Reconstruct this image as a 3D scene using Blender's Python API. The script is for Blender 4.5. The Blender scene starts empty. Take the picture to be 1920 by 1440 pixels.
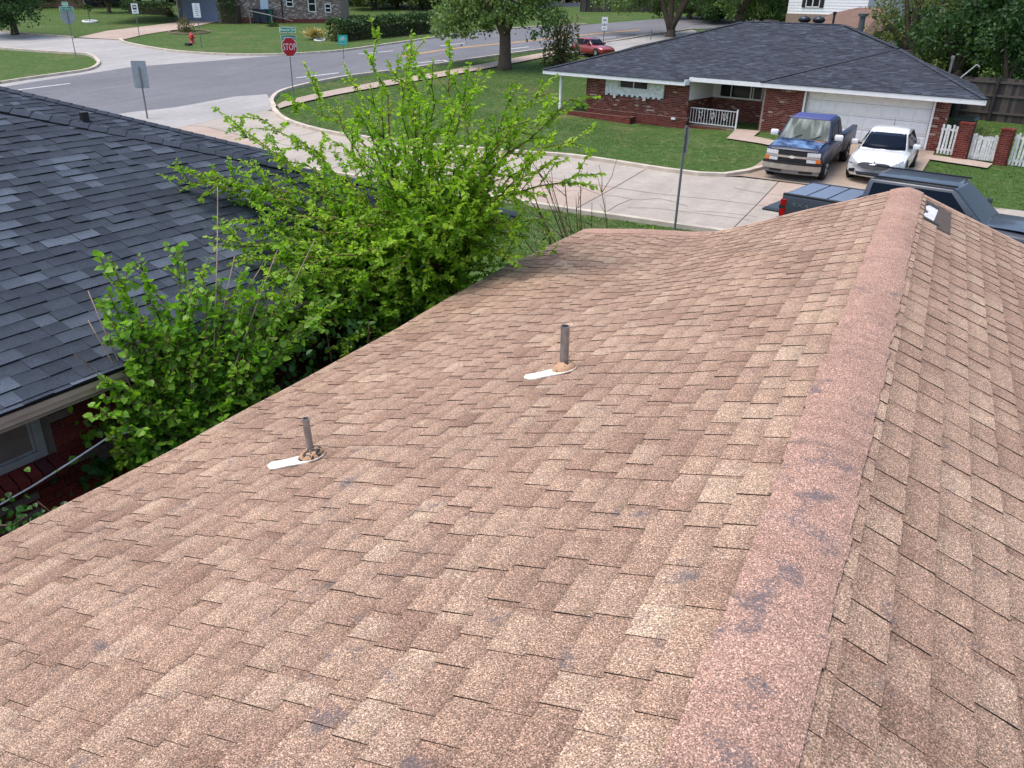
import bpy, bmesh, math, random
import numpy as np
from mathutils import Vector, Matrix
from mathutils.geometry import tessellate_polygon
R = math.radians
random.seed(7); rng = np.random.default_rng(7)
S = bpy.context.scene
COL = S.collection

# ------------------------------------------------------------------ camera, sky, sun, exposure
FOC = 1480.0
CAM = np.array([0.101, 0.0, 5.3])
AX = np.array([[0.88875322, 0.21582354, -0.40439821], [0.45790276, -0.37751537, 0.80486471], [0.02104222, -0.90050116, -0.43434419]])
cd = bpy.data.cameras.new('camera'); co = bpy.data.objects.new('camera', cd); COL.objects.link(co)
cd.sensor_width = 36.0; cd.lens = FOC / 1920 * 36.0; cd.clip_start = 0.05; cd.clip_end = 2500
cm = Matrix.Identity(4)
for i in range(3):
    cm[i][0] = AX[i][0]; cm[i][1] = -AX[i][1]; cm[i][2] = -AX[i][2]; cm[i][3] = CAM[i]
co.matrix_world = cm; S.camera = co
W = bpy.data.worlds.new("World"); S.world = W; W.use_nodes = True
wn = W.node_tree; bg = wn.nodes['Background']
sky = wn.nodes.new('ShaderNodeTexSky'); sky.sky_type = 'NISHITA'; sky.sun_disc = False
SUN_EL, SUN_AZ = R(69), R(232)
sky.sun_elevation = SUN_EL; sky.sun_rotation = SUN_AZ; sky.dust_density = 3.0; sky.air_density = 1.0; sky.ozone_density = 1.0
wn.links.new(sky.outputs[0], bg.inputs[0]); bg.inputs[1].default_value = 0.15
sd = bpy.data.lights.new('sun', 'SUN'); so = bpy.data.objects.new('sun', sd); COL.objects.link(so)
sd.energy = 1.1; sd.angle = R(30); sd.color = (1.0, 0.95, 0.88)
dv = Vector((math.sin(SUN_AZ) * math.cos(SUN_EL), math.cos(SUN_AZ) * math.cos(SUN_EL), math.sin(SUN_EL)))
so.rotation_euler = dv.to_track_quat('Z', 'Y').to_euler(); so.location = dv * 60
S.view_settings.view_transform = 'Standard'; S.view_settings.look = 'None'
S.view_settings.gamma = 1.0; S.view_settings.use_curve_mapping = False
S.view_settings.exposure = 0.86
S.render.engine = 'CYCLES'
S.cycles.max_bounces = 6; S.cycles.diffuse_bounces = 3; S.cycles.glossy_bounces = 3; S.cycles.transmission_bounces = 4
S.cycles.use_denoising = True

# ------------------------------------------------------------------ places
def ray(px, py):
    d = np.array([px - 960.0, py - 720.0, FOC]); return AX @ (d / np.linalg.norm(d))
def gz(x, y):
    x = np.asarray(x, float); y = np.asarray(y, float)
    t = np.minimum(y, 100) - 26
    s = np.where(t > 60, t, np.log1p(np.exp(np.clip(t / 4, -30, 30))) * 4)
    hs = -.9778 * (x + .0675) + .2096 * (y - 34.6); hn = -.2096 * (x + .0675) - .9778 * (y - 34.6)
    e = lambda v, a, b: (lambda q: q * q * (3 - 2 * q))(np.clip((v - a) / (b - a), 0, 1))
    pad = .36 * e(hs, 5, 12) * (1 - e(hs, 17, 23)) * (1 - e(hn, .9, 6)) * e(hn, -15, -9)
    return .064 * s - .011 * np.clip(x + 8, -75, 0) * np.clip((y - 10) / 20, 0, 1) - pad
def gp(px, py, off=0.0):
    d = ray(px, py); t = np.linspace(3, 260, 26000); P = CAM[None] + t[:, None] * d
    i = int(np.argmax(P[:, 2] - gz(P[:, 0], P[:, 1]) - off < 0)); return P[i]
def aty(px, py, y):
    d = ray(px, py); return CAM + d * (y / d[1])
def topix(P):
    q = AX.T @ (np.asarray(P, float) - CAM); return 960 + FOC * q[0] / q[2], 720 + FOC * q[1] / q[2], q[2]
AL = R(12.1)
U = np.array([-math.cos(AL), math.sin(AL), 0.0]); NR = np.array([-math.sin(AL), -math.cos(AL), 0.0])
HOUSE_O = np.array([-0.0675, 34.6, 0.0])

# ------------------------------------------------------------------ mesh helpers
def link(o, parent=None):
    COL.objects.link(o)
    if parent is not None: o.parent = parent
    return o
def tag(o, label=None, cat=None, group=None, kind=None):
    if label: o['label'] = label
    if cat: o['category'] = cat
    if group: o['group'] = group
    if kind: o['kind'] = kind
    return o
def thing(name, label, cat, loc=(0, 0, 0), rotz=0.0, group=None):
    o = bpy.data.objects.new(name, None); o.empty_display_size = .2
    o.location = [float(v) for v in loc]; o.rotation_euler = (0, 0, rotz); link(o)
    return tag(o, label, cat, group)
class MB:
    def __init__(s): s.v = []; s.f = []; s.m = []; s.t = []
    def add(s, vs, fs, mi=0, tone=None):
        b = len(s.v); s.v += [tuple(map(float, p)) for p in vs]
        for f in fs: s.f.append([b + i for i in f]); s.m.append(mi); s.t.append(tone if tone is not None else .5)
        return s
    def box(s, x0, x1, y0, y1, z0, z1, mi=0, tone=None):
        vs = [(x0, y0, z0), (x1, y0, z0), (x1, y1, z0), (x0, y1, z0), (x0, y0, z1), (x1, y0, z1), (x1, y1, z1), (x0, y1, z1)]
        return s.add(vs, [(0, 3, 2, 1), (4, 5, 6, 7), (0, 1, 5, 4), (1, 2, 6, 5), (2, 3, 7, 6), (3, 0, 4, 7)], mi, tone)
    def hexa(s, lo, hi, mi=0, tone=None):
        n = len(lo); vs = list(lo) + list(hi)
        fs = [tuple(range(n - 1, -1, -1)), tuple(range(n, 2 * n))] + [(i, (i + 1) % n, n + (i + 1) % n, n + i) for i in range(n)]
        return s.add(vs, fs, mi, tone)
    def quad(s, a, b, c, d, th=0.0, mi=0, tone=None):
        a, b, c, d = [np.asarray(p, float) for p in (a, b, c, d)]
        if th == 0: return s.add([a, b, c, d], [(0, 1, 2, 3)], mi, tone)
        n = np.cross(b - a, d - a); n = n / (np.linalg.norm(n) + 1e-9) * th
        return s.hexa([a, b, c, d], [a + n, b + n, c + n, d + n], mi, tone)
    def tube(s, pts, rad, n=6, mi=0, cap=True, tone=None):
        pts = [np.asarray(p, float) for p in pts]
        if not hasattr(rad, '__len__'): rad = [rad] * len(pts)
        b = len(s.v); up = np.array([0.0, 0, 1])
        for i, p in enumerate(pts):
            d = pts[min(i + 1, len(pts) - 1)] - pts[max(i - 1, 0)]; d = d / (np.linalg.norm(d) + 1e-9)
            a = np.cross(d, up if abs(d[2]) < .95 else np.array([1.0, 0, 0])); a /= np.linalg.norm(a); c = np.cross(d, a)
            for k in range(n):
                w = 2 * math.pi * k / n; s.v.append(tuple(p + rad[i] * (a * math.cos(w) + c * math.sin(w))))
        for i in range(len(pts) - 1):
            for k in range(n):
                s.f.append([b + i * n + k, b + i * n + (k + 1) % n, b + (i + 1) * n + (k + 1) % n, b + (i + 1) * n + k]); s.m.append(mi); s.t.append(tone or .5)
        if cap:
            s.f.append([b + k for k in range(n)][::-1]); s.f.append([b + (len(pts) - 1) * n + k for k in range(n)]); s.m += [mi, mi]; s.t += [.5, .5]
        return s
    def lathe(s, prof, n=16, c=(0, 0, 0), axis='z', mi=0):
        b = len(s.v)
        for r, h in prof:
            for k in range(n):
                w = 2 * math.pi * k / n; p = (r * math.cos(w), r * math.sin(w), h)
                if axis == 'y': p = (p[0], p[2], p[1])
                if axis == 'x': p = (p[2], p[0], p[1])
                s.v.append((p[0] + c[0], p[1] + c[1], p[2] + c[2]))
        for i in range(len(prof) - 1):
            for k in range(n):
                s.f.append([b + i * n + k, b + i * n + (k + 1) % n, b + (i + 1) * n + (k + 1) % n, b + (i + 1) * n + k]); s.m.append(mi); s.t.append(.5)
        return s
    def build(s, name, mats, parent=None, smooth=False, bevel=0.0, tone=False):
        me = bpy.data.meshes.new(name); me.from_pydata(s.v, [], s.f); me.update()
        mats = mats if isinstance(mats, (list, tuple)) else [mats]
        for m in mats: me.materials.append(m)
        if len(mats) > 1: me.polygons.foreach_set('material_index', s.m)
        if tone:
            a = me.attributes.new('tone', 'FLOAT', 'FACE'); a.data.foreach_set('value', s.t)
        if smooth: me.polygons.foreach_set('use_smooth', [True] * len(s.f))
        o = bpy.data.objects.new(name, me); link(o, parent)
        if bevel:
            md = o.modifiers.new('bevel', 'BEVEL'); md.width = bevel; md.segments = 2; md.limit_method = 'ANGLE'; md.angle_limit = R(40)
        return o
def np_mesh(name, V, F, mats, parent=None, tone=None, smooth=False, mi=None):
    me = bpy.data.meshes.new(name); k = F.shape[1]
    me.vertices.add(len(V)); me.vertices.foreach_set('co', np.asarray(V, np.float32).ravel())
    me.loops.add(F.size); me.loops.foreach_set('vertex_index', F.astype(np.int32).ravel())
    me.polygons.add(len(F)); me.polygons.foreach_set('loop_start', np.arange(0, F.size, k, dtype=np.int32))
    me.polygons.foreach_set('loop_total', np.full(len(F), k, np.int32))
    for m in (mats if isinstance(mats, (list, tuple)) else [mats]): me.materials.append(m)
    if tone is not None:
        a = me.attributes.new('tone', 'FLOAT', 'FACE'); a.data.foreach_set('value', np.asarray(tone, np.float32))
    if smooth: me.polygons.foreach_set('use_smooth', np.ones(len(F), bool))
    me.update(calc_edges=True); me.validate()
    o = bpy.data.objects.new(name, me); return link(o, parent)

# ------------------------------------------------------------------ materials
def lin(r, g, b):
    f = lambda c: (c / 255 / 12.92) if c / 255 <= .04045 else ((c / 255 + .055) / 1.055) ** 2.4
    return (f(r), f(g), f(b))
class NT:
    def __init__(s, name):
        s.m = bpy.data.materials.new(name); s.m.use_nodes = True; s.t = s.m.node_tree
        s.b = s.t.nodes['Principled BSDF']; s.geo = None
    def n(s, typ, **k):
        q = s.t.nodes.new(typ)
        for a, v in k.items():
            if a.startswith('i_'):
                key = a[2:]; q.inputs[int(key) if key.isdigit() else key.replace('_', ' ')].default_value = v
            else: setattr(q, a, v)
        return q
    def l(s, a, b): s.t.links.new(a, b)
    def pos(s):
        if s.geo is None: s.geo = s.n('ShaderNodeNewGeometry')
        return s.geo.outputs['Position']
    def obj(s): return s.n('ShaderNodeTexCoord').outputs['Object']
    def noise(s, scale, detail=2, rough=.5, co=None, dist=0):
        q = s.n('ShaderNodeTexNoise'); q.inputs['Scale'].default_value = scale; q.inputs['Detail'].default_value = detail
        q.inputs['Roughness'].default_value = rough; q.inputs['Distortion'].default_value = dist; s.l(co or s.pos(), q.inputs['Vector']); return q.outputs['Fac']
    def ramp(s, fac, stops, interp='LINEAR'):
        q = s.n('ShaderNodeValToRGB'); q.color_ramp.interpolation = interp; e = q.color_ramp.elements
        while len(e) < len(stops): e.new(.5)
        for x, (p, c) in zip(e, stops):
            x.position = p; x.color = (*c, 1) if hasattr(c, '__len__') else (c, c, c, 1)
        s.l(fac, q.inputs[0]); return q.outputs[0]
    def mix(s, fac, a, b, blend='MIX'):
        q = s.n('ShaderNodeMix', data_type='RGBA', blend_type=blend)
        for v, k in ((fac, 0), (a, 6), (b, 7)):
            if hasattr(v, 'is_linked') or hasattr(v, 'links'): s.l(v, q.inputs[k])
            elif k == 0: q.inputs[0].default_value = v
            else: q.inputs[k].default_value = (*v, 1) if hasattr(v, '__len__') else (v, v, v, 1)
        return q.outputs[2]
    def attr(s, name='tone'): return s.n('ShaderNodeAttribute', attribute_name=name).outputs['Fac']
    def out(s, col=None, rough=None, bump=None, bstr=.3, bdist=.01, spec=None, metal=None):
        for v, k in ((col, 'Base Color'), (rough, 'Roughness'), (metal, 'Metallic'), (spec, 'Specular IOR Level')):
            if v is None: continue
            if hasattr(v, 'links'): s.l(v, s.b.inputs[k])
            else: s.b.inputs[k].default_value = (*v, 1) if hasattr(v, '__len__') else v
        if bump is not None:
            q = s.n('ShaderNodeBump'); q.inputs['Strength'].default_value = bstr; q.inputs['Distance'].default_value = bdist
            s.l(bump, q.inputs['Height']); s.l(q.outputs[0], s.b.inputs['Normal'])
        return s.m
def plain(name, c, rough=.6, metal=0.0, var=.12, scale=6, spec=None):
    q = NT(name); n = q.noise(scale, 4)
    col = q.mix(1.0, c, q.ramp(n, [(.3, 1 - var), (.7, 1 + var)]), 'MULTIPLY')
    return q.out(col, rough, metal=metal, spec=spec)
def shingle_mat(name, cols, bald, gscale, speck=1.0, rough=.95):
    q = NT(name); t = q.attr()
    base = q.ramp(t, [(0, cols[0]), (.5, cols[1]), (1, cols[2])])
    base = q.mix(1.0, base, q.ramp(q.attr('lap_shade'), [(0, 1.0), (.45, .985), (1, .72)]), 'MULTIPLY')  # soft shade below the lap above, painted into the base colour
    big = q.noise(1.7, 3); base = q.mix(1.0, base, q.ramp(big, [(.3, .9), (.7, 1.1)]), 'MULTIPLY')
    mid = q.noise(14, 4, .6); base = q.mix(1.0, base, q.ramp(mid, [(.3, .9), (.7, 1.08)]), 'MULTIPLY')
    g = q.noise(gscale, 2, .6); g2 = q.n('ShaderNodeTexVoronoi'); g2.inputs['Scale'].default_value = gscale * 1.3; q.l(q.pos(), g2.inputs['Vector'])
    sp = q.n('ShaderNodeSeparateColor'); q.l(g2.outputs['Color'], sp.inputs[0])
    base = q.mix(1.0, base, q.ramp(g, [(.32, 1 - .55 * speck), (.68, 1 + .5 * speck)]), 'MULTIPLY')
    base = q.mix(1.0, base, q.ramp(sp.outputs[0], [(0, 1 - .45 * speck), (.75, 1.0), (1, 1 + .65 * speck)]), 'MULTIPLY')
    if bald:
        w = q.noise(5.5, 5, .62, dist=.3); w2 = q.noise(gscale * .55, 3, .6)
        mm = q.n('ShaderNodeMath', operation='MULTIPLY_ADD'); q.l(w2, mm.inputs[0]); mm.inputs[1].default_value = .5; zz = q.n('ShaderNodeSeparateXYZ'); q.l(q.pos(), zz.inputs[0]); mr = q.n('ShaderNodeMapRange'); q.l(zz.outputs[1], mr.inputs[0]); mr.inputs[1].default_value = 1.0; mr.inputs[2].default_value = 7.0; mr.inputs[3].default_value = .045; mr.inputs[4].default_value = -.05; a2 = q.n('ShaderNodeMath', operation='ADD'); q.l(w, a2.inputs[0]); q.l(mr.outputs[0], a2.inputs[1]); q.l(a2.outputs[0], mm.inputs[2])
        base = q.mix(q.ramp(mm.outputs[0], [(bald + .22, 0.0), (bald + .33, .8)]), base, lin(94, 90, 94))
    return q.out(base, rough, g, .5, .004, spec=.2)
M = {}
M['tan_top'] = shingle_mat('tan_granules', [lin(142, 112, 95), lin(173, 143, 122), lin(193, 167, 143)], .675, 205, 1.2)
M['tan_cap'] = shingle_mat('tan_cap_granules', [lin(168, 134, 118), lin(176, 142, 125), lin(183, 149, 132)], .60, 205, 1.1)
M['tan_edge'] = plain('shingle_asphalt_edge', (.02, .016, .015), .95)
M['slate_top'] = shingle_mat('charcoal_granules', [lin(50, 56, 65), lin(60, 67, 77), lin(88, 97, 109)], 0, 180, .5)
M['slate_edge'] = plain('charcoal_edge', (.006, .007, .009), .95)
M['far_top'] = shingle_mat('far_charcoal_granules', [lin(56, 59, 67), lin(65, 69, 78), lin(80, 86, 97)], 0, 60, .3)
M['deck'] = plain('roof_plywood', (.25, .19, .13), .9)
M['white'] = plain('white_paint', (.78, .78, .78), .5, var=.04)
M['whitew'] = plain('weathered_white_paint', (.62, .63, .62), .7, var=.22, scale=9)
M['galv'] = plain('galvanised_steel', (.34, .33, .32), .42, .75, var=.25, scale=18)
M['black'] = plain('black_plastic', (.012, .012, .014), .5)
M['steelpost'] = plain('sign_post_steel', (.17, .18, .19), .55, .4)
def brick_mat(name, cols, mort=False):
    q = NT(name); t = q.attr(); base = q.ramp(t, cols, 'CONSTANT'); n = q.noise(38, 4, .65)
    base = q.mix(1.0, base, q.ramp(n, [(.3, .75), (.7, 1.22)]), 'MULTIPLY')
    return q.out(base, .9, n, .5, .006, spec=.2)
M['brick_red'] = brick_mat('old_red_brick', [(0, lin(98, 44, 38)), (.2, lin(118, 58, 50)), (.42, lin(88, 42, 40)), (.58, lin(126, 74, 64)), (.72, lin(106, 52, 46)), (.89, lin(134, 96, 84)), (.968, lin(176, 152, 138))])
M['brick_plinth'] = brick_mat('plain_red_brick', [(0, lin(104, 46, 38)), (.5, lin(118, 55, 46)), (.85, lin(94, 42, 38))])
M['brick_grey'] = brick_mat('grey_brown_brick', [(0, lin(116, 100, 96)), (.3, lin(140, 122, 114)), (.55, lin(100, 88, 88)), (.72, lin(158, 146, 140)), (.9, lin(196, 190, 186))])
M['brick_left'] = brick_mat('dark_red_brick', [(0, lin(112, 46, 40)), (.35, lin(96, 42, 40)), (.6, lin(128, 54, 44)), (.8, lin(84, 46, 46)), (.93, lin(124, 104, 100))])
M['mortar'] = plain('mortar', lin(150, 135, 122), .95)
M['mortar_dark'] = plain('dark_mortar', lin(120, 104, 94), .95)
def glass_mat(name, c, rough=.06):
    q = NT(name); return q.out(c, rough, spec=.3)
M['glass'] = glass_mat('dark_window_glass', (.012, .015, .018))
M['carglass'] = glass_mat('car_glass', (.007, .012, .022), .05); M['carglass'].node_tree.nodes['Principled BSDF'].inputs['Specular IOR Level'].default_value = .05
def paint(name, c, rough=.35, coat=.8, metal=.0):
    q = NT(name); q.b.inputs['Coat Weight'].default_value = coat; q.b.inputs['Coat Roughness'].default_value = .06
    n = q.noise(3, 4); return q.out(q.mix(1.0, c, q.ramp(n, [(.3, .94), (.7, 1.06)]), 'MULTIPLY'), rough, metal=metal)
M['chrome'] = plain('chrome', (.6, .6, .6), .18, 1.0, var=.04)
M['tyre'] = plain('tyre_rubber', (.012, .012, .012), .85)
M['rim'] = plain('alloy_rim', (.4, .4, .41), .3, .9, var=.05)
def lawn_mat():
    q = NT('lawn_soil_and_thatch'); a = q.noise(.35, 5, .6); b = q.noise(3.5, 5, .65); c = q.noise(30, 3, .6)
    col = q.ramp(a, [(.32, lin(82, 98, 54)), (.5, lin(70, 96, 44)), (.68, lin(96, 104, 64))])
    col = q.mix(1.0, col, q.ramp(b, [(.28, .68), (.72, 1.26)]), 'MULTIPLY'); col = q.mix(1.0, col, q.ramp(c, [(.3, .72), (.7, 1.25)]), 'MULTIPLY')
    col = q.mix(q.ramp(b, [(.58, 0.0), (.70, .6)]), col, lin(140, 126, 94))
    return q.out(col, .95, c, .8, .03, spec=.15)
M['lawn'] = lawn_mat()
def grass_mat():
    q = NT('grass_blades'); a = q.noise(.3, 4, .6); b = q.noise(2.2, 4, .6); t = q.attr()
    col = q.ramp(a, [(.3, lin(70, 98, 42)), (.5, lin(64, 98, 38)), (.7, lin(92, 106, 56))])
    col = q.mix(1.0, col, q.ramp(t, [(0, .82), (1, 1.18)]), 'MULTIPLY'); col = q.mix(q.ramp(b, [(.52, 0.0), (.70, .65)]), col, lin(150, 142, 102))
    tr = q.n('ShaderNodeBsdfTranslucent'); q.out(col, .8, spec=.1); q.l(col, tr.inputs[0]); mx = q.n('ShaderNodeMixShader'); mx.inputs[0].default_value = .45; q.l(q.b.outputs[0], mx.inputs[1]); q.l(tr.outputs[0], mx.inputs[2]); q.l(mx.outputs[0], q.t.nodes['Material Output'].inputs[0]); return q.m
M['grass'] = grass_mat()
def road_mat(name, c, c2, fine=40):
    q = NT(name); a = q.noise(.25, 5, .6); b = q.noise(2.5, 5, .7); f = q.noise(fine, 3, .6)
    mp = q.n('ShaderNodeMapping'); mp.inputs['Scale'].default_value = (1.6, .08, 1); q.l(q.pos(), mp.inputs[0]); s_ = q.noise(1.0, 4, .6, co=mp.outputs[0])
    col = q.mix(q.ramp(a, [(.3, 0.0), (.7, 1.0)]), c, c2); col = q.mix(1.0, col, q.ramp(b, [(.3, .9), (.7, 1.08)]), 'MULTIPLY')
    col = q.mix(1.0, col, q.ramp(f, [(.3, .86), (.7, 1.14)]), 'MULTIPLY'); col = q.mix(1.0, col, q.ramp(s_, [(.3, .9), (.7, 1.07)]), 'MULTIPLY')
    return q.out(col, .9, f, .3, .005, spec=.25)
M['asphalt'] = road_mat('worn_asphalt', lin(106, 106, 110), lin(118, 118, 122))
M['conc'] = road_mat('old_concrete', lin(158, 150, 139), lin(176, 166, 154), 25)
M['concl'] = road_mat('pale_concrete', lin(154, 151, 148), lin(170, 166, 162), 25)
M['concp'] = road_mat('pinkish_concrete', lin(166, 147, 133), lin(182, 164, 150), 25)
M['kerb'] = plain('kerb_concrete', lin(190, 178, 162), .9, var=.2, scale=2.5)
M['drive'] = road_mat('stained_driveway', lin(150, 132, 116), lin(172, 156, 140), 25)
M['lineW'] = plain('road_paint_white', (.72, .72, .7), .7, var=.15, scale=3)
M['lineY'] = plain('road_paint_yellow', lin(222, 170, 96), .7, var=.15, scale=3)
M['crack'] = plain('crack_filler', (.13, .115, .10), .9)
def leaf_mat(name, cols, trans=.35, rough=.45):
    q = NT(name); t = q.attr(); col = q.ramp(t, [(0, cols[0]), (.5, cols[1]), (1, cols[2])])
    q.out(col, rough, spec=.35)
    hn = q.noise(2.6, 3); col = q.mix(q.ramp(hn, [(.45, 0.0), (.75, .35)]), col, tuple(min(1, c * k_) for c, k_ in zip(cols[2], (1.25, .95, .8)))); col = q.mix(1.0, col, q.ramp(q.noise(9, 2), [(.3, .8), (.7, 1.15)]), 'MULTIPLY'); q.out(col)
    tr = q.n('ShaderNodeBsdfTranslucent'); hs = q.mix(1.0, col, (1.35, 1.5, .6), 'MULTIPLY'); q.l(hs, tr.inputs[0])
    mx = q.n('ShaderNodeMixShader'); mx.inputs[0].default_value = trans
    q.l(q.b.outputs[0], mx.inputs[1]); q.l(tr.outputs[0], mx.inputs[2]); q.l(mx.outputs[0], q.t.nodes['Material Output'].inputs[0]); return q.m
M['elm'] = leaf_mat('elm_leaf', [lin(94, 136, 34), lin(126, 168, 42), lin(164, 198, 66)], .5)
M['mulb'] = leaf_mat('mulberry_leaf', [lin(76, 120, 34), lin(108, 158, 44), lin(144, 186, 66)], .48, .38)
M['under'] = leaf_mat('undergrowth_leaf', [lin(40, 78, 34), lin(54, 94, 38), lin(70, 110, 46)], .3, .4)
M['oak'] = leaf_mat('oak_leaf', [lin(78, 102, 60), lin(100, 126, 72), lin(130, 152, 94)], .3)
M['dark'] = leaf_mat('dark_leaf', [lin(46, 72, 44), lin(62, 92, 52), lin(84, 114, 62)], .3)
M['olive'] = leaf_mat('olive_leaf', [lin(84, 98, 58), lin(104, 116, 66), lin(130, 138, 84)], .3)
M['hedge'] = leaf_mat('hedge_leaf', [lin(42, 68, 38), lin(56, 84, 44), lin(74, 100, 54)], .2)
M['redleaf'] = leaf_mat('crepe_leaf', [lin(72, 82, 52), lin(90, 100, 58), lin(124, 104, 78)], .3)
M['straw'] = leaf_mat('dry_grass_leaf', [lin(176, 158, 104), lin(200, 184, 130), lin(214, 200, 150)], .2)
def bark(name, c):
    q = NT(name); mp = q.n('ShaderNodeMapping'); mp.inputs['Scale'].default_value = (14, 14, 3); q.l(q.pos(), mp.inputs[0]); n = q.noise(1, 5, .7, co=mp.outputs[0])
    return q.out(q.mix(1.0, c, q.ramp(n, [(.3, .55), (.7, 1.35)]), 'MULTIPLY'), .95, n, .8, .03, spec=.1)
M['bark'] = bark('grey_bark', lin(92, 80, 70)); M['twig'] = bark('twig_bark', lin(104, 84, 66)); M['paletwig'] = bark('pale_twig_bark', lin(160, 140, 120))
# ------------------------------------------------------------------ ground and streets
def axis(lo, hi, step, far):
    a = list(np.arange(lo, hi + .01, step)); g = step; x = a[-1]
    while x < far: g *= 1.35; x += g; a.append(x)
    g = step; x = a[0]
    while x > -far: g *= 1.35; x -= g; a.insert(0, x)
    return np.array(a)
gx, gy = axis(-84, 24, 1.5, 900), axis(-12, 112, 1.5, 900)
GX, GY = np.meshgrid(gx, gy, indexing='ij'); V = np.stack([GX, GY, gz(GX, GY)], -1).reshape(-1, 3)
n0, n1 = len(gx), len(gy); I = (np.arange(n0 - 1)[:, None] * n1 + np.arange(n1 - 1)[None]).ravel()
tag(np_mesh('ground', V, np.stack([I, I + n1, I + n1 + 1, I + 1], 1), M['lawn'], smooth=True), kind='structure')

def inpoly(P, poly):
    x, y = P[:, 0], P[:, 1]; ins = np.zeros(len(P), bool); q = np.asarray(poly)[:, :2]; j = len(q) - 1
    for i in range(len(q)):
        c = ((q[i, 1] > y) != (q[j, 1] > y)) & (x < (q[j, 0] - q[i, 0]) * (y - q[i, 1]) / (q[j, 1] - q[i, 1] + 1e-12) + q[i, 0]); ins ^= c; j = i
    return ins
def smooth(pts, n=6):
    P = [np.asarray(p[:2], float) for p in pts]; P = [2 * P[0] - P[1]] + P + [2 * P[-1] - P[-2]]; out = []
    for i in range(1, len(P) - 2):
        for k in range(n):
            t = k / n; a, b, c, d = P[i - 1:i + 3]
            out.append(.5 * (2 * b + (c - a) * t + (2 * a - 5 * b + 4 * c - d) * t * t + (3 * b - 3 * c + d - a) * t ** 3))
    return out + [P[-2]]
PAVED = []
def sheet(name, poly, off, mat, kind='structure', parent=None, step=1.5, paved=True):
    bm = bmesh.new(); vv = [bm.verts.new((float(p[0]), float(p[1]), 0)) for p in poly]
    for tri in tessellate_polygon([[Vector((float(p[0]), float(p[1]), 0)) for p in poly]]):
        try: bm.faces.new([vv[i] for i in tri])
        except ValueError: pass
    q = np.asarray([p[:2] for p in poly], float)
    for ax in (0, 1):
        for c in np.arange(math.floor(q[:, ax].min() / step) * step, q[:, ax].max(), step):
            nn = [0, 0, 0]; cc = [0, 0, 0]; nn[ax] = 1; cc[ax] = c
            bmesh.ops.bisect_plane(bm, geom=bm.verts[:] + bm.edges[:] + bm.faces[:], plane_co=cc, plane_no=nn)
    for v in bm.verts: v.co.z = float(gz(v.co.x, v.co.y)) + off
    bmesh.ops.recalc_face_normals(bm, faces=bm.faces[:])
    if bm.faces and sum(f.normal.z for f in bm.faces) < 0: bmesh.ops.reverse_faces(bm, faces=bm.faces[:])
    me = bpy.data.meshes.new(name); bm.to_mesh(me); bm.free(); me.materials.append(mat)
    if paved: PAVED.append(q)
    o = link(bpy.data.objects.new(name, me), parent)
    return tag(o, kind=kind) if parent is None and kind else o
def off_line(P, w):
    P = [np.asarray(p[:2], float) for p in P]; out = []
    for i, p in enumerate(P):
        d = P[min(i + 1, len(P) - 1)] - P[max(i - 1, 0)]; d /= np.linalg.norm(d) + 1e-9; out.append(p + w * np.array([-d[1], d[0]]))
    return out
def kerb(name, P, w=.2, h=.15, mat='kerb'):
    A, B = off_line(P, w / 2), off_line(P, -w / 2); b = MB(); vs = []
    for a, c in zip(A, B):
        za, zc = float(gz(*a)), float(gz(*c))
        vs += [(a[0], a[1], za - .05), (a[0], a[1], za + h), (c[0], c[1], zc + h), (c[0], c[1], zc - .05)]
    fs = []
    for i in range(len(A) - 1):
        for k in range(3): fs.append((4 * i + k, 4 * i + k + 1, 4 * i + 5 + k, 4 * i + 4 + k))
    b.add(vs, fs); return tag(b.build(name, M[mat]), kind='structure')
def strip(name, P, w, off, mat, parent=None):
    A, B = off_line(P, w / 2), off_line(P, -w / 2); b = MB(); vs = []
    for a, c in zip(A, B): vs += [(a[0], a[1], float(gz(*a)) + off), (c[0], c[1], float(gz(*c)) + off)]
    b.add(vs, [(2 * i + 1, 2 * i + 3, 2 * i + 2, 2 * i) for i in range(len(A) - 1)]); o = b.build(name, mat, parent)
    return tag(o, kind='structure') if parent is None else o
G2 = lambda L: [gp(*p)[:2] for p in L]
farL = smooth(G2([(560, 103), (640, 97), (740, 83), (810, 73), (880, 63), (1000, 52), (1100, 47)]))
nearR = smooth(G2([(515, 205), (511, 188), (540, 170), (640, 148), (760, 132), (860, 117), (1000, 97), (1130, 82), (1215, 68), (1300, 56)]))
def extend(P, pts): return list(P) + [np.array(p, float) for p in pts]
farL2 = extend(farL, [farL[-1] + np.array([6, 14.]), farL[-1] + np.array([18, 30.]), farL[-1] + np.array([40, 52.])])
nearR2 = extend(nearR, [nearR[-1] + np.array([7, 11.]), nearR[-1] + np.array([20, 24.]), nearR[-1] + np.array([42, 44.])])
asphN = G2([(0, 165), (120, 146), (250, 126), (400, 115), (480, 108)])
asphS = G2([(245, 212), (330, 203), (440, 183), (500, 178)])
road = [np.array([-45.3, -60.])] + asphN + farL2 + nearR2[::-1][:-1] + asphS[::-1] + [np.array([-32.9, 20.]), np.array([-33.2, -60.])]
sheet('main_road', road, .035, M['asphalt'])
nwk = smooth(G2([(0, 158), (100, 143), (165, 133), (185, 122), (180, 112), (165, 104), (140, 102), (60, 97), (0, 92)]))
nek = smooth(G2([(225, 75), (240, 83), (320, 97), (400, 103), (480, 105), (560, 103)]))
tlk = G2([(0, 60), (60, 66), (140, 72)])
west = [np.array([-120, 36.]), nwk[-1]] + nwk[::-1][1:] + [np.array([-46.2, 10.]), np.array([-44.9, 10.])] + asphN + [farL[0]] + nek[::-1] + tlk[::-1] + [np.array([-120, 47.5])]
sheet('cross_street', west, .02, M['concl'])
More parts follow.
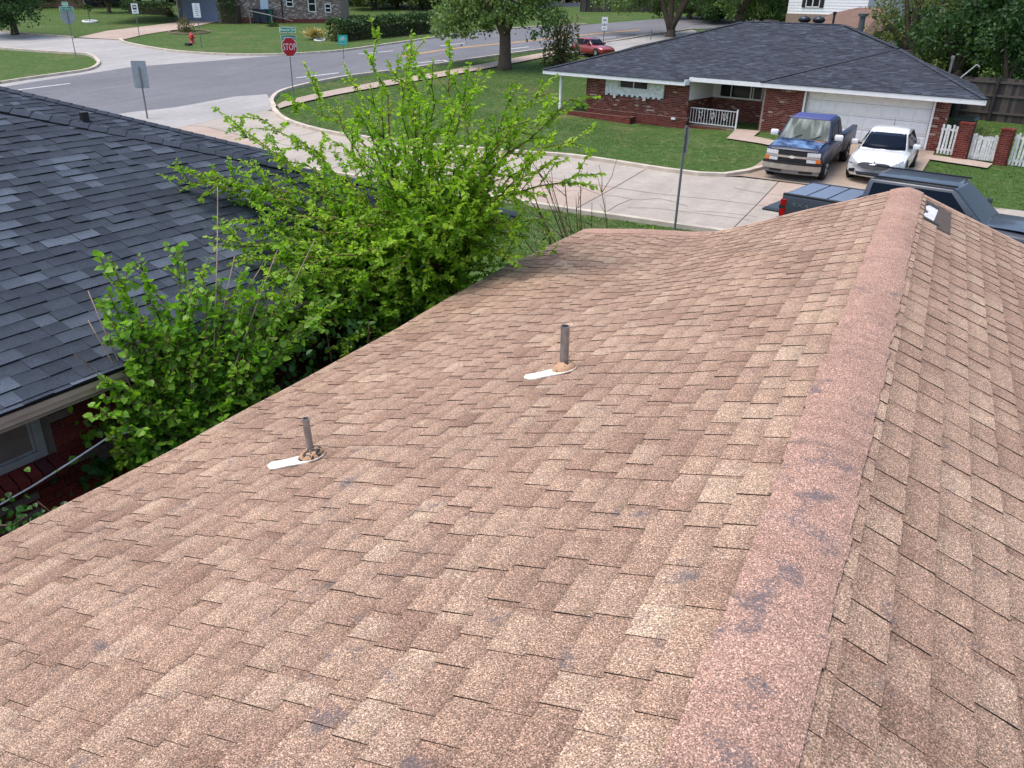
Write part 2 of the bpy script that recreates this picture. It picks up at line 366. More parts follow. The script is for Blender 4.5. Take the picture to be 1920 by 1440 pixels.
sheet('curved_driveway', G2([(228, 76), (146, 71), (200, 59), (330, 43), (338, 37), (412, 41), (345, 54), (270, 66)]), .05, M['concp'])
sideN = smooth(G2([(513, 207), (527, 222), (560, 237), (640, 256), (800, 275), (950, 288), (1080, 298), (1240, 322), (1310, 331)]))
sS = [np.array(p, float) for p in [(60, 19.0), (6, 20.0), (-8, 20.5), (-20, 20.9), (-26.5, 21.2), (-29.5, 19), (-31, 15), (-31.5, -40)]]
side = asphS[:-1] + [nearR[2], nearR[0]] + sideN + [np.array([-5.3, 27.2]), np.array([8, 26.6]), np.array([60, 25.5])] + sS + [np.array([-33.3, -40.])]
sheet('side_street', side, .02, M['crack'])
SIDE = tag(bpy.data.objects.new('street_paving', None), kind='structure'); link(SIDE)
concS = G2([(330, 243), (420, 222), (505, 208)])
sheet('street_apron', asphS + [nearR[2], nearR[0]] + concS[::-1] + [np.array([-28.6, 18.]), np.array([-33.1, 18.])], .045, M['concl'])
xs = [-28.5, -22.5, -17.6, -13.0, -8.4, -4.0, .6, 5.2, 9.8, 14.6, 60]
def ny(x): return float(np.interp(x, [p[0] for p in sideN] + [-5.3, 8, 60], [p[1] for p in sideN] + [27.2, 26.6, 25.5]))
def sy(x): return float(np.interp(x, [-31.0, -29.5, -26.5, -20, -8, 6, 60], [15, 19, 21.2, 20.9, 20.5, 20, 19]))
for i in range(len(xs) - 1):
    a, b = xs[i] + .015, xs[i + 1] - .015
    for k in (0, 1):
        lo = lambda x: sy(x) + k * ((ny(x) - sy(x)) / 2 + .02); hi = lambda x: sy(x) + (ny(x) - sy(x)) * (.5 + .5 * k) - .015
        X = np.linspace(a, b, 5)
        sk = (.9 if i < 8 else 0)
        sheet('slab', [(x, lo(x)) for x in X] + [(x, hi(x)) for x in X[::-1]], .04, M['conc'] if (i + k) % 3 else M['concp'], None, SIDE, paved=False)
for L in ([(1127, 368), (1160, 371), (1195, 377.5), (1240, 376), (1292, 390)], [(1180, 392), (1225, 394), (1270, 398), (1337, 407), (1405, 415)], [(1124, 385), (1135, 399), (1160, 387), (1184, 377)],
          [(1375, 355), (1424, 364), (1500, 372)], [(960, 330), (1010, 342), (1060, 345), (1127, 368)], [(1000, 352), (1050, 361), (1090, 360)], [(1300, 398), (1365, 402), (1420, 410)]):
    P = [p[:2] + np.array([random.uniform(-.03, .03), random.uniform(-.05, .05)]) for p in [np.array(gp(*q)) for q in L]]
    P = smooth(P, 5); P = [p + rng.normal(0, .007, 2) for p in P]
    strip('crack', P, .02, .05, M['crack'], SIDE)
DRV = G2([(1310, 331), (1360, 334), (1392, 326), (1420, 310), (1445, 292), (1462, 272), (1500, 264), (1600, 262), (1730, 284), (1722, 322), (1716, 345)])
drive = [(-5.3, 27.3)] + [tuple(p) for p in DRV[1:9]] + [(.35, 34.55), (.1, 31), (-.3, 28.8), (.6, 27.1), (2.6, 26.7)]
sheet('driveway', drive, .055, M['drive'])
sheet('garden_path', G2([(1380, 244), (1428, 249), (1418, 256), (1462, 266), (1445, 280), (1360, 262), (1410, 257), (1376, 250)][:1] + [(1425, 248), (1413, 258), (1460, 268), (1448, 276), (1362, 262)]), .06, M['concp'])
sheet('front_walk', [tuple((HOUSE_O + U * s + NR * n)[:2]) for s, n in [(-.35, 1.55), (-2.55, 1.75), (-2.55, .9), (-1.75, .75), (-.35, .75)]], .06, M['concp'])
WALK = tag(bpy.data.objects.new('sidewalk', None), kind='structure'); link(WALK)
wN = smooth(G2([(520, 199), (545, 189), (640, 168), (760, 147), (850, 132), (1000, 104), (1060, 93)]), 8); wS = smooth(G2([(524, 206), (552, 198), (640, 178), (760, 157), (860, 140), (1010, 111), (1070, 100)]), 8)
for i in range(len(wN) - 1):
    a, b, c, d = wN[i], wN[i + 1], wS[i + 1], wS[i]; g = .012
    sheet('slab', [a + (b - a) * g, b, c, d + (c - d) * g], .07, M['concp'], None, WALK, paved=(True))
for i in range(7):
    p = [gp(*q)[:2] for q in ((1060, 93), (1300, 57), (1310, 64), (1072, 101))]; L = lambda k, t: p[k] + (p[(1, 0, 3, 2)[k]] - p[k]) * t
    sheet('slab', [L(0, i / 7 + .002), L(0, (i + 1) / 7), L(3, (i + 1) / 7), L(3, i / 7 + .002)], .07, M['concl'], None, WALK)
sheet('park_path', G2([(1085, 106), (1130, 88), (1220, 72), (1250, 66), (1262, 72), (1190, 88), (1120, 108)]), .06, M['concl'])
kerb('kerb', nearR[2:]); kerb('kerb', nearR[:3] + sideN[:1]); kerb('kerb', sideN + [np.array([-5.75, 27.05]), np.array([-5.2, 27.9]), np.array([-4.7, 29.2]), np.array([-4.45, 30.6])]); kerb('kerb', farL); kerb('kerb', nwk); kerb('kerb', nek); kerb('kerb', tlk)
kerb('kerb', [np.array(p, float) for p in [(-29.5, 18.9), (-26.5, 21.1), (-20, 20.8), (-8, 20.4), (-2, 20.3)]], mat='kerb', h=.12)
MARK = tag(bpy.data.objects.new('road_markings', None), kind='structure'); link(MARK)
for a, b in (((35, 170), (132, 158)), ((555, 147.5), (635, 138)), ((672, 102.5), (737, 96.5)), ((760, 122), (828, 114.5)), ((826, 87), (872, 82)), ((950, 94), (992, 89)), ((1125, 73), (1155, 70)), ((1193, 66), (1218, 64)), ((830, 114), (842, 117))):
    A, B = gp(*a)[:2], gp(*b)[:2]; strip('lane_line', [A + (B - A) * t for t in np.linspace(0, 1, 5)], .16, .045, M['lineW'], MARK)
yl = smooth(G2([(752, 107), (860, 91), (1000, 77), (1110, 65), (1200, 57)]))
for w in (-.13, .13): strip('centre_line', off_line(yl, w), .13, .045, M['lineY'], MARK)

# ------------------------------------------------------------------ shingles
CF = [(0, 1, 2, 3), (3, 2, 5, 4), (0, 3, 4, 6), (2, 1, 7, 5)]; CM = [0, 1, 1, 1]; LAP_SHADE = [1.0, 1.0, 0, 0, 0, 0, 1.0, 1.0]  # last list: painted shade, full at the upper edge of each cell
def shingle_cells(mapf, v0, v1, e, bounds, wr, hi=.010, lo=.004, seed=1, tones=None, lw=1.0, flip=.72, vmin=-99):
    r = random.Random(seed); cells = []; k = 0; v = v0
    while v < v1 - 1e-6:
        vb = min(v + e, v1); u0, u1 = bounds(.5 * (v + vb)); u = u0 - r.random() * .1; up = r.random() < .5; base = r.gauss(0, .06)
        while u < u1:
            up = (not up) if r.random() < (flip if up else .93) else up; w = r.uniform(*wr) * (1 if up else lw); a, b = max(u, u0), min(u + w, u1); u += w
            if b - a < .012: continue
            h = (hi if up else lo) * r.uniform(.8, 1.25); t = (tones(r, up) if tones else min(1, max(0, r.gauss(.5, .22)))) + base
            j = r.uniform(-.003, .003)
            vt = max(v, vmin)
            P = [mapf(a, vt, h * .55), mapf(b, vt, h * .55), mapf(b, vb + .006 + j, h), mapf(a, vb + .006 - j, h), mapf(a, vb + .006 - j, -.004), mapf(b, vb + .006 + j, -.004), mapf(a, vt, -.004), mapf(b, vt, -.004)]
            cells.append((P, min(1, max(0, t))))
        v += e; k += 1
    return cells
def cell_area(P, Mw):
    q = [topix(Mw(P[i])) for i in range(4)]
    if min(p[2] for p in q) < .2: return 0
    x = [p[0] for p in q]; y = [p[1] for p in q]
    if max(x) < 0 or min(x) > 1920 or max(y) < 0 or min(y) > 1440: return 0
    return abs(sum(x[i] * y[(i + 1) % 4] - x[(i + 1) % 4] * y[i] for i in range(4))) / 2
def build_cells(cells, nsingle, parent, mats, Mw=lambda p: p, name='shingle', hide=None):
    ar = [(cell_area(P, Mw) if not (hide and hide(Mw(P[0]))) else 0) for P, t in cells]; od = sorted(range(len(cells)), key=lambda i: -ar[i]); single = set(od[:nsingle])
    st = MB(); stm = []
    for i, (P, t) in enumerate(cells):
        if i in single and ar[i] > 0:
            c = np.mean([np.asarray(p) for p in P], 0); me = bpy.data.meshes.new(name)
            me.from_pydata([tuple(np.asarray(p) - c) for p in P], [], CF); [me.materials.append(m) for m in mats]
            me.polygons.foreach_set('material_index', CM); a = me.attributes.new('tone', 'FLOAT', 'FACE'); a.data.foreach_set('value', [t] * 4); a = me.attributes.new('lap_shade', 'FLOAT', 'POINT'); a.data.foreach_set('value', LAP_SHADE)
            o = bpy.data.objects.new(name, me); o.location = c; link(o, parent)
        else:
            b = len(st.v); st.v += [tuple(map(float, p)) for p in P]
            for f, m in zip(CF, CM): st.f.append([b + k for k in f]); st.m.append(m); st.t.append(t)
    if st.f:
        o = st.build('shingle_field', mats, parent, tone=True); a = o.data.attributes.new('lap_shade', 'FLOAT', 'POINT'); a.data.foreach_set('value', LAP_SHADE * (len(st.v) // 8)); tag(o, kind='stuff')

# ------------------------------------------------------------------ the tan roof we stand on
EY = [-4, 2, 3.3, 5, 6.7, 8, 9.62]; EA = [4.34, 4.17, 4.07, 3.99, 4.0, 3.92, 3.73]
DX = [0, .52, 1.06, 1.51, 1.75, 2.03, 2.3, 2.94, 3.64, 4.3]; DZ = [0, -.057, -.108, -.175, -.205, -.235, -.2, -.07, .04, .05]
def wob(u, v): return .006 * math.sin(u * 1.9 + v * 1.3) + .004 * math.sin(u * 4.7 - v * 2.2)
def mapL(u, v, h):
    a = v * .9641; E = float(np.interp(u, EY, EA)); a += (E - 4.15) * max(0, a / 4.15) ** 2
    s = min(1, max(0, (u - 4.4) / 5.2)); s = s * s * (3 - 2 * s)
    return (-a - .265 * h, u, 3.6 - .275 * a + float(np.interp(a, DX, DZ)) * s + wob(u, v) * min(1, v) + .964 * h)
def mapR(u, v, h):
    a = v * .933; return (a + .36 * h, u, 3.6 - .385 * a + wob(u, v) * min(1, v) + .933 * h)
OUR = thing('brick_house', 'house under the tan shingle roof in front, with a thick sagging ridge', 'house', (0, 0, 0))
tn = lambda r, up: min(1, max(0, r.gauss(.53 if up else .47, .13)))
YB = (-1.6, 9.6)
cells = shingle_cells(mapL, .004, 4.305, .1435, lambda v: YB, (.09, .235), .0078, .0028, 3, tn, .3, .95, .07)
tnr = lambda r, up: min(1, max(0, r.gauss(.52 if up else .42, .12)))
cells += shingle_cells(mapR, .055, 4.39, .145, lambda v: YB, (.12, .23), .0082, .0028, 5, tnr, .28, .9, .07)
PATCH = (8.45, 9.4, .2, .45)
cells = [c for c in cells if not (c[0][0][0] > 0 and PATCH[0] < .5 * (c[0][0][1] + c[0][1][1]) < PATCH[1] and PATCH[2] < .5 * (c[0][0][0] + c[0][2][0]) < PATCH[3])]
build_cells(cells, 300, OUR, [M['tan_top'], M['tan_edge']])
def deck(name, mapf, vs, us, h, mat, parent):
    b = MB(); n = len(us)
    b.add([mapf(u, v, h) for v in vs for u in us], [(i * n + j, i * n + j + 1, (i + 1) * n + j + 1, (i + 1) * n + j) for i in range(len(vs) - 1) for j in range(n - 1)]); return b.build(name, mat, parent)
us = np.linspace(-1.6, 9.58, 30)
deck('roof_deck', mapL, np.linspace(0, 4.29, 12), us, -.012, M['deck'], OUR); deck('roof_deck', mapR, np.linspace(0, 4.38, 8), us, -.012, M['deck'], OUR)
caps = np.arange(-1.6, 9.6, .143); r = random.Random(4)
for i, y in enumerate(caps):
    b = MB(); n = 9; y1 = min(y + .15, 9.62); t = r.gauss(.5, .1); lw, rw = .155 + r.uniform(-.008, .008), .15 + r.uniform(-.008, .008); vs = []
    for yy, h in ((y, .0125), (y1, .0205), (y1, .004)):
        for k in range(n):
            q = -1 + 2 * k / (n - 1); v = abs(q) * (lw if q < 0 else rw) / .95; m = mapL if q < 0 else mapR
            p = np.array(m(yy, v, h)); p[2] -= .016 * math.exp(-(q / .35) ** 2); vs.append(p)
    fs = [(k, k + 1, n + k + 1, n + k) for k in range(n - 1)] + [(n + k, n + k + 1, 2 * n + k + 1, 2 * n + k) for k in range(n - 1)]
    b.add(vs, fs[:n - 1], 0, t); b.f += [list(f) for f in fs[n - 1:]]; b.m += [1] * (n - 1); b.t += [t] * (n - 1)
    for k in (0, n - 1):
        p0, p1 = vs[k].copy(), vs[n + k].copy(); b.add([p0, p1, p1 - [0, 0, .018], p0 - [0, 0, .014]], [(0, 1, 2, 3)], 1)
    o = b.build('ridge_cap', [M['tan_cap'], M['tan_edge']], OUR, tone=True, smooth=True); o.modifiers.new('es', 'EDGE_SPLIT').split_angle = R(40); a = o.data.attributes.new('lap_shade', 'FLOAT', 'POINT'); a.data.foreach_set('value', [r.uniform(.5, 1)] * 9 + [0.0] * (len(o.data.vertices) - 9))
b = MB(); yy = np.linspace(-1.6, 9.6, 60); P = [np.array(mapL(y, 4.318, .0)) for y in yy]
for i in range(59): b.hexa([P[i] + [.05, 0, -.002], P[i] + [-.012, 0, -.002], P[i] + [-.012, 0, -.03], P[i] + [.05, 0, -.03]], [P[i + 1] + [.05, 0, -.002], P[i + 1] + [-.012, 0, -.002], P[i + 1] + [-.012, 0, -.03], P[i + 1] + [.05, 0, -.03]])
b.build('drip_edge', plain('drip_edge_tan', lin(190, 170, 150), .6), OUR)
b = MB()
for m, vm in ((mapL, 4.3), (mapR, 4.38)):
    vv = np.linspace(0.02, vm, 26)
    for i in range(25):
        A = [np.array(m(9.6, vv[j], h)) + [0, dy, 0] for j in (i, i + 1) for h, dy in ((.006, .0), (.006, .035), (-.16, .035), (-.16, .0))]; b.hexa(A[:4], A[4:])
b.build('rake_board', plain('rake_board_tan', lin(196, 160, 140), .8), OUR)
b = MB(); vv = np.linspace(2.2, 4.3, 14)
for i in range(13):
    A = [np.array(mapL(y, vv[j], h)) for j in (i, i + 1) for y, h in ((9.4, .012), (9.64, .016), (9.64, .0), (9.4, .0))]; b.hexa(A[:4], A[4:], 0, .6)
b.build('rake_starter', M['tan_cap'], OUR, tone=True)
b = MB(); b.box(-3.55, 3.6, -1.4, 9.1, -.2, 2.35); b.build('wall', M['brick_plinth'], OUR)
b = MB(); b.box(-3.9, 3.95, -1.5, 9.5, 2.36, 2.38); b.build('soffit', M['white'], OUR)
# bare patch where shingles came off
mp = lambda y, a, h: np.array(mapR(y, a / .933, h))
b = MB(); b.add([mp(y, a, .002) for y, a in [(8.40, .17), (9.46, .17), (9.46, .465), (8.40, .465)]], [(0, 1, 2, 3)], 0, .3)
q = shingle_mat('bare_fibreglass', [lin(84, 74, 68), lin(98, 88, 80), lin(118, 108, 98)], 0, 200, .8); b.build('bare_patch', q, OUR, tone=True)
b = MB(); L = [(8.62, .29), (8.60, .37), (8.78, .38), (9.2, .40), (9.22, .31), (9.1, .28), (8.97, .285), (8.9, .31), (8.82, .312), (8.78, .285), (8.68, .27)]
L = [(y, a - .075) for y, a in L]; b.hexa([mp(y, a, .003) for y, a in L], [mp(y, a, .008) for y, a in L]); b.build('exposed_mat', plain('torn_white_underlay', lin(205, 203, 205), .8, var=.2, scale=20), OUR)
b = MB()
for ya, yb2, a0, a1 in ((9.22, 9.31, .21, .33), (8.5, 8.57, .21, .35)): b.hexa([mp(*k, .004) for k in ((ya, a0), (yb2, a0), (yb2, a1), (ya, a1))], [mp(*k, .009) for k in ((ya, a0), (yb2, a0), (yb2, a1), (ya, a1))])
b.build('felt_scrap', plain('black_felt', (.03, .032, .035), .9), OUR)

# vent pipes through the roof
def vent_pipe(base, label, r=.034, hgt=.31, lean=(0, 0), dark=.0):
    t = thing('vent_pipe', label, 'vent pipe', base, 0, 'vent pipes on the tan roof')
    b = MB(); n = 20; lx, ly = lean; R0 = [(r, -.05), (r, hgt), (r - .005, hgt), (r - .005, hgt - .16)]
    b.lathe(R0, n)
    for i, p in enumerate(b.v): b.v[i] = (p[0] + lx * p[2], p[1] + ly * p[2], p[2])
    b.build('pipe', M['galv'], t, smooth=True).modifiers.new('e', 'EDGE_SPLIT')
    b = MB(); b.lathe([(r - .006, hgt - .15), (0.0005, hgt - .151)], n); b.build('bore', M['black'], t)
    q = NT('boot_paint'); nn = q.noise(22, 5, .6); zz = q.n('ShaderNodeSeparateXYZ'); q.l(q.pos(), zz.inputs[0])
    bm_ = q.out(q.mix(q.ramp(nn, [(.52 - dark, 0.0), (.55 - dark, 1.0)]), lin(184, 146, 114), lin(44, 38, 36)), .7)
    b = MB(); pr = [(.082, -.012), (.079, .012), (.073, .03), (.058, .046), (.043, .056), (r + .008, .063), (r, .064)]
    b.lathe(pr, 24)
    for i, p in enumerate(b.v): b.v[i] = (p[0], p[1], p[2] + .275 * p[0])
    b.build('boot', bm_, t, smooth=True)
    b = MB(); L = [(-.31, -.05), (-.27, -.07), (-.2, -.08), (-.12, -.1), (-.05, -.112), (.04, -.108), (.09, -.065), (.105, .0), (.08, .05), (-.05, .07), (-.2, .07), (-.31, .10), (-.34, .04)]
    L = [(.78 * (x * .78 - y * .62), .78 * (x * .62 + y * .78)) for x, y in L]; b.hexa([(x, y, .275 * x + .004) for x, y in L], [(x, y, .275 * x + .011) for x, y in L]); b.build('flashing', plain('white_flashing', lin(226, 220, 208), .6, var=.25, scale=14), t)
    return t
pb = lambda x, y: np.array(mapL(y, -x / .9641, .006))
vent_pipe(pb(-1.75, 4.40), 'vent pipe higher up the tan roof, its tan collar mostly clean', .029, .31, (-.02, 0), -.06)
vent_pipe(pb(-2.78, 3.06), 'vent pipe nearer the eave of the tan roof, its tan collar blotched black', .021, .255, (-.07, .0), .0)
# ------------------------------------------------------------------ the dark-roofed neighbour on the left
LE = np.array([-5.2766, 2.7326, 0.0]); LA = math.atan2(.99734718, .0727915); ZE = 2.65
LX = np.array([.0727915, .99734718, 0]); LY = np.array([-.99734718, .0727915, 0])
LH = thing('brick_house', 'dark red brick house with the charcoal shingle roof and tan fascia on the left', 'house', LE, LA)
LW = lambda p: LE + LX * p[0] + LY * p[1] + np.array([0, 0, p[2]])
SL = math.sqrt(1 + 1 / 9)
def mapP1(u, v, h): d = -v / SL; return (u, d - h / 3, ZE + d / 3 + h * .95 + .008 * math.sin(u * 1.3 + v))
ton = lambda r, up: (r.choice([.8, .9, 1.0]) if r.random() < .11 else min(.75, max(0, r.gauss(.45, .15))))
cells = shingle_cells(mapP1, -6 * SL, .03, .1435, lambda v: (-5, 7.05 + v / SL), (.11, .26), .017, .011, 11, ton)
c2 = np.array([-10.5625, 11.5008, 0]) - LE; P2X, P2Y = float(c2 @ LX), float(c2 @ LY)
def mapP2(u, v, h): d = -v / SL; return (P2X + u, P2Y + d - h / 3, ZE + d / 3 + h * .95)
cells += shingle_cells(mapP2, -5 * SL, .03, .1435, lambda v: (-9, v / SL * -1 * -.86), (.11, .26), .017, .011, 12, ton)
build_cells(cells, 300, LH, [M['slate_top'], M['slate_edge']], LW)
def hip_caps(A, B, step, w, parent, mats, side=(1, -1), name='hip_cap', sl=1 / 3):
    A, B = np.asarray(A, float), np.asarray(B, float); L = np.linalg.norm(B - A); d = (B - A) / L; s = np.cross(d, [0, 0, 1]); s /= np.linalg.norm(s); n = int(L / step); r = random.Random(n)
    for i in range(n):
        p0, p1 = A + d * (i * step), A + d * ((i + 1.12) * step); b = MB(); vs = []
        dr = w * sl * .75
        for p, h in ((p0, .034), (p1, .024)):
            for k, dz in ((-1, -dr), (-.25, 0), (.25, 0), (1, -dr)): vs.append(p + s * w * k + np.array([0, 0, h + dz]))
        for p, h in ((p0, .02),):
            for k, dz in ((-1, -dr), (-.25, 0), (.25, 0), (1, -dr)): vs.append(p + s * w * k + np.array([0, 0, h + dz - .01]))
        t = r.uniform(.3, .6)
        b.add(vs, [(0, 1, 5, 4), (1, 2, 6, 5), (2, 3, 7, 6)], 0, t); b.f += [[0, 8, 9, 1], [1, 9, 10, 2], [2, 10, 11, 3], [0, 4, 8, 8][:3], [3, 11, 7]]; b.m += [1] * 5; b.t += [t] * 5
        b.build(name, mats, parent, tone=True)
SM = [M['slate_top'], M['slate_edge']]
hip_caps((7.07, -.02, ZE), (1.05, 6.0, ZE + 2), .2, .135, LH, SM)
hip_caps((P2X, P2Y, ZE), (P2X - 4.3, P2Y + 5.0, ZE + 1.667), .2, .12, LH, SM)
b = MB()   # hidden backs of the roof
b.add([(7.05, 0, ZE - .02), (1.05, 6, ZE + 1.98), (7.05, 12, ZE - .02)], [(0, 2, 1)], 0, .4)
b.add([(1.05, 6, ZE + 1.98), (-5, 6, ZE + 1.98), (-5, 12, ZE - .02), (7.05, 12, ZE - .02)], [(0, 1, 2, 3)], 0, .4)
b.add([(P2X, P2Y, ZE - .02), (P2X - 4.3, P2Y + 5, ZE + 1.65), (P2X, P2Y + 10, ZE - .02)], [(0, 2, 1)], 0, .4)
b.build('roof_back', M['slate_top'], LH, tone=True)
b = MB(); b.box(-5, 6.9, .03, .06, ZE - .15, ZE - .035); b.box(-5, 6.9, .0, .03, ZE - .09, ZE - .04); b.box(6.9, 6.93, .06, 11.9, ZE - .19, ZE - .03)
b.box(P2X - 6, P2X - .05, P2Y + .05, P2Y + .08, ZE - .19, ZE - .03); b.build('fascia', plain('tan_fascia', lin(190, 168, 146), .6), LH)
b = MB(); b.box(-5, 7.0, -.012, .03, ZE - .035, ZE - .008); b.box(-5, 6.93, .0, .02, ZE - .045, ZE - .03); b.build('drip_edge', M['slate_edge'], LH)
b = MB(); b.box(-5, 6.9, .06, .46, ZE - .19, ZE - .17); b.build('soffit', plain('tan_soffit', lin(160, 140, 120), .8), LH)
b = MB(); b.box(-5, 6.4, .46, 11.4, -.3, ZE - .15); b.box(P2X - 6, P2X - .6, P2Y + .6, P2Y + 9, -.3, ZE - .2); b.build('wall', M['mortar_dark'], LH)
def rects_bricks(x0, x1, z0, z1, bl, bh, g, holes=(), seed=1, jit=.0):
    r = random.Random(seed); out = []; z = z0; k = 0
    while z < z1 - .02:
        x = x0 - (bl + g) * (.5 if k % 2 else 0); zt = min(z + bh, z1)
        while x < x1:
            segs = [(max(x, x0), min(x + bl, x1))]
            for h in holes:
                if zt > h[2] + .004 and z < h[3] - .004:
                    ns = []
                    for a, c in segs:
                        if c <= h[0] or a >= h[1]: ns.append((a, c))
                        else:
                            if a < h[0]: ns.append((a, h[0]))
                            if c > h[1]: ns.append((h[1], c))
                    segs = ns
            for a, c in segs:
                if c - a > .02: out.append((a, c, z, zt, r.random()))
            x += bl + g
        z += bh + g; k += 1
    return out

rb = rects_bricks(-1.5, 6.4, -.1, ZE - .2, .2, .062, .012, [(-1.4, .52, 1.76, 2.6)], 5)
rb = [q for q in rb]; ars = []
for q in rb:
    c = LW(((q[0] + q[1]) / 2, .45, (q[2] + q[3]) / 2)); p = topix(c); ars.append(0 if p[2] < .3 or p[0] < -20 or p[1] < 500 or p[1] > 1010 or p[0] > 620 else 1 / np.linalg.norm(c - CAM))
od = sorted(range(len(rb)), key=lambda i: -ars[i])[:290]; sset = set(i for i in od if ars[i] > 0); st = MB(); r = random.Random(2)
for i, q in enumerate(rb):
    dd = r.uniform(.0, .006); args = (q[0], q[1], .446 - dd, .47, q[2], q[3])
    if i in sset:
        b = MB(); b.box(*args, 0, q[4]); b.build('brick', M['brick_left'], LH, tone=True)
    else: st.box(*args, 0, q[4])
tag(st.build('brick_field', M['brick_left'], LH, tone=True), kind='stuff')
for i in range(19):
    x = -1.38 + i * .1; b = MB(); b.hexa([(x, .33, 1.78), (x + .088, .33, 1.78), (x + .088, .47, 1.76), (x, .47, 1.76)], [(x, .33, 1.86), (x + .088, .33, 1.86), (x + .088, .47, 1.93), (x, .47, 1.93)], 0, r.random()); b.build('sill_brick', M['brick_left'], LH, tone=True)
win = MB(); fr = plain('grey_window_frame', lin(150, 146, 142), .6)
for a in ((-1.35, .44, 1.94, 2.0), (.37, .44, 2.0, 2.46), (-1.35, -1.28, 2.0, 2.46)): win.box(a[0], a[1], .43, .53, a[2], a[3])
win.box(-1.28, .37, .455, .5, 2.0, 2.02); win.box(.345, .37, .455, .5, 2.02, 2.46); w = win.build('window', fr, LH, bevel=.006)
b = MB(); b.box(-1.3, .36, .49, .5, 1.99, 2.48); b.build('pane', M['glass'], w)
vp = CAM + ray(160, 230) * 0
d = ray(160, 228); nn_ = np.array([0, 0, 1.0]) - (1 / 3) * LY; t_ = (nn_ @ (np.array([-10.5625, 11.5008, ZE]) - CAM)) / (nn_ @ d); vq = CAM + t_ * d; vl = np.array([(vq - LE) @ LX, (vq - LE) @ LY, vq[2]])
b = MB(); b.box(vl[0] - .06, vl[0] + .06, vl[1] - .05, vl[1] + .05, vl[2] - .1, vl[2] + .16); b.box(vl[0] - .25, vl[0] - .12, vl[1] - .05, vl[1] + .05, vl[2] - .06, vl[2] + .03); b.build('roof_vent', M['black'], LH, bevel=.01)

# ------------------------------------------------------------------ the brick ranch house across the street
FH = thing('ranch_house', 'low red brick house with charcoal hip roof and white double garage door across the street', 'house', HOUSE_O, -AL)
FW = lambda p: HOUSE_O - U * p[0] - NR * p[1] + np.array([0, 0, p[2]])
ZF = 2.56
def face_bricks(name, x0, x1, z0, z1, y, holes=(), axis='x', flip=1, mat='brick_red', seed=3):
    b = MB(); r = random.Random(seed)
    if axis == 'x': b.box(x0, x1, y, y + .1, z0, z1, 1)
    else: b.box(y, y + .1, x0, x1, z0, z1, 1)
    if holes:
        b = MB(); xs = sorted({x0, x1} | {h[0] for h in holes} | {h[1] for h in holes}); zs = sorted({z0, z1} | {h[2] for h in holes} | {h[3] for h in holes})
        for i in range(len(xs) - 1):
            for j in range(len(zs) - 1):
                mx, mz = (xs[i] + xs[i + 1]) / 2, (zs[j] + zs[j + 1]) / 2
                if not any(h[0] < mx < h[1] and h[2] < mz < h[3] for h in holes): b.box(xs[i], xs[i + 1], y, y + .1, zs[j], zs[j + 1], 1)
    for q in rects_bricks(x0, x1, z0, z1, .2, .06, .012, holes, seed):
        e = r.uniform(.004, .011)
        if axis == 'x': b.box(q[0], q[1], y - e, y + .02, q[2], q[3], 0, q[4])
        else:
            lo, hi = (y - e, y + .02) if flip < 0 else (y + .08, y + .1 + e); b.box(lo, hi, q[0], q[1], q[2], q[3], 0, q[4])
    return b
BM = [M['brick_red'], M['mortar']]; BP = [M['brick_plinth'], M['mortar']]
def bw(name, *a, **k):
    m = BP if k.pop('plinth', 0) else BM; o = face_bricks(name, *a, **k).build(name, m, FH, tone=True); return o
bw('wall', -.02, .57, .1, 2.45, 0); bw('wall', -6.5, -4.78, .1, 2.5, 0, seed=8)
bw('wall', -15.3, -9.85, .85, 2.4, -.35, holes=[(-14.17, -11.07, 1.5, 2.5)], seed=9); bw('wall', -15.3, -9.85, .05, .85, -.37, plinth=1, seed=10)
bw('wall', -.35, 2.0, .1, 1.6, -9.95, axis='y', seed=13); bw('wall', 0.0, 2.0, .1, 2.5, -6.6, axis='y', flip=-1, seed=14)
bw('wall', -9.85, -6.5, .3, 1.6, 2.0, seed=15)
b = MB(); b.box(-15.25, -9.9, -.24, 8.5, 0, 2.4); b.box(-9.9, -6.5, 2.1, 8.5, 0, 2.4); b.hexa([(-6.5, .35, 0), (.47, .35, 0), (-.85, 5.4, 0), (-6.5, 5.4, 0)], [(-6.5, .35, 2.4), (.47, .35, 2.4), (-.85, 5.4, 2.4), (-6.5, 5.4, 2.4)]); b.build('wall_core', M['mortar'], FH)
b = MB(); b.box(-9.84, -6.5, 1.99, 2.09, 1.6, 2.5); b.box(-9.86, -9.84, -.3, 1.99, 1.6, 2.5); b.build('porch_siding', M['white'], FH)
wd = MB(); X0, X1, Z0, Z1 = -9.5, -7.45, 1.63, 2.3
for a in ((X0, X1, Z0, Z0 + .05), (X0, X1, Z1 - .05, Z1), (X0, X0 + .04, Z0, Z1), (X1 - .04, X1, Z0, Z1), (-8.96, -8.92, Z0, Z1), (-8.03, -7.97, Z0, Z1), (-7.9, -7.86, Z0, Z1)): wd.box(a[0], a[1], 1.93, 2.0, a[2], a[3])
w = wd.build('window', M['white'], FH); b = MB(); b.box(X0, X1, 1.965, 1.985, Z0, Z1); b.build('pane', M['glass'], w)
b = MB(); b.box(-9.85, -6.5, -.15, 2.0, 0, .56); b.box(-8.0, -6.5, -.6, -.15, 0, .5); b.build('porch_floor', M['drive'], FH)
bw('porch_step', -9.85, -8.0, .1, .56, -.2, plinth=1, seed=16)
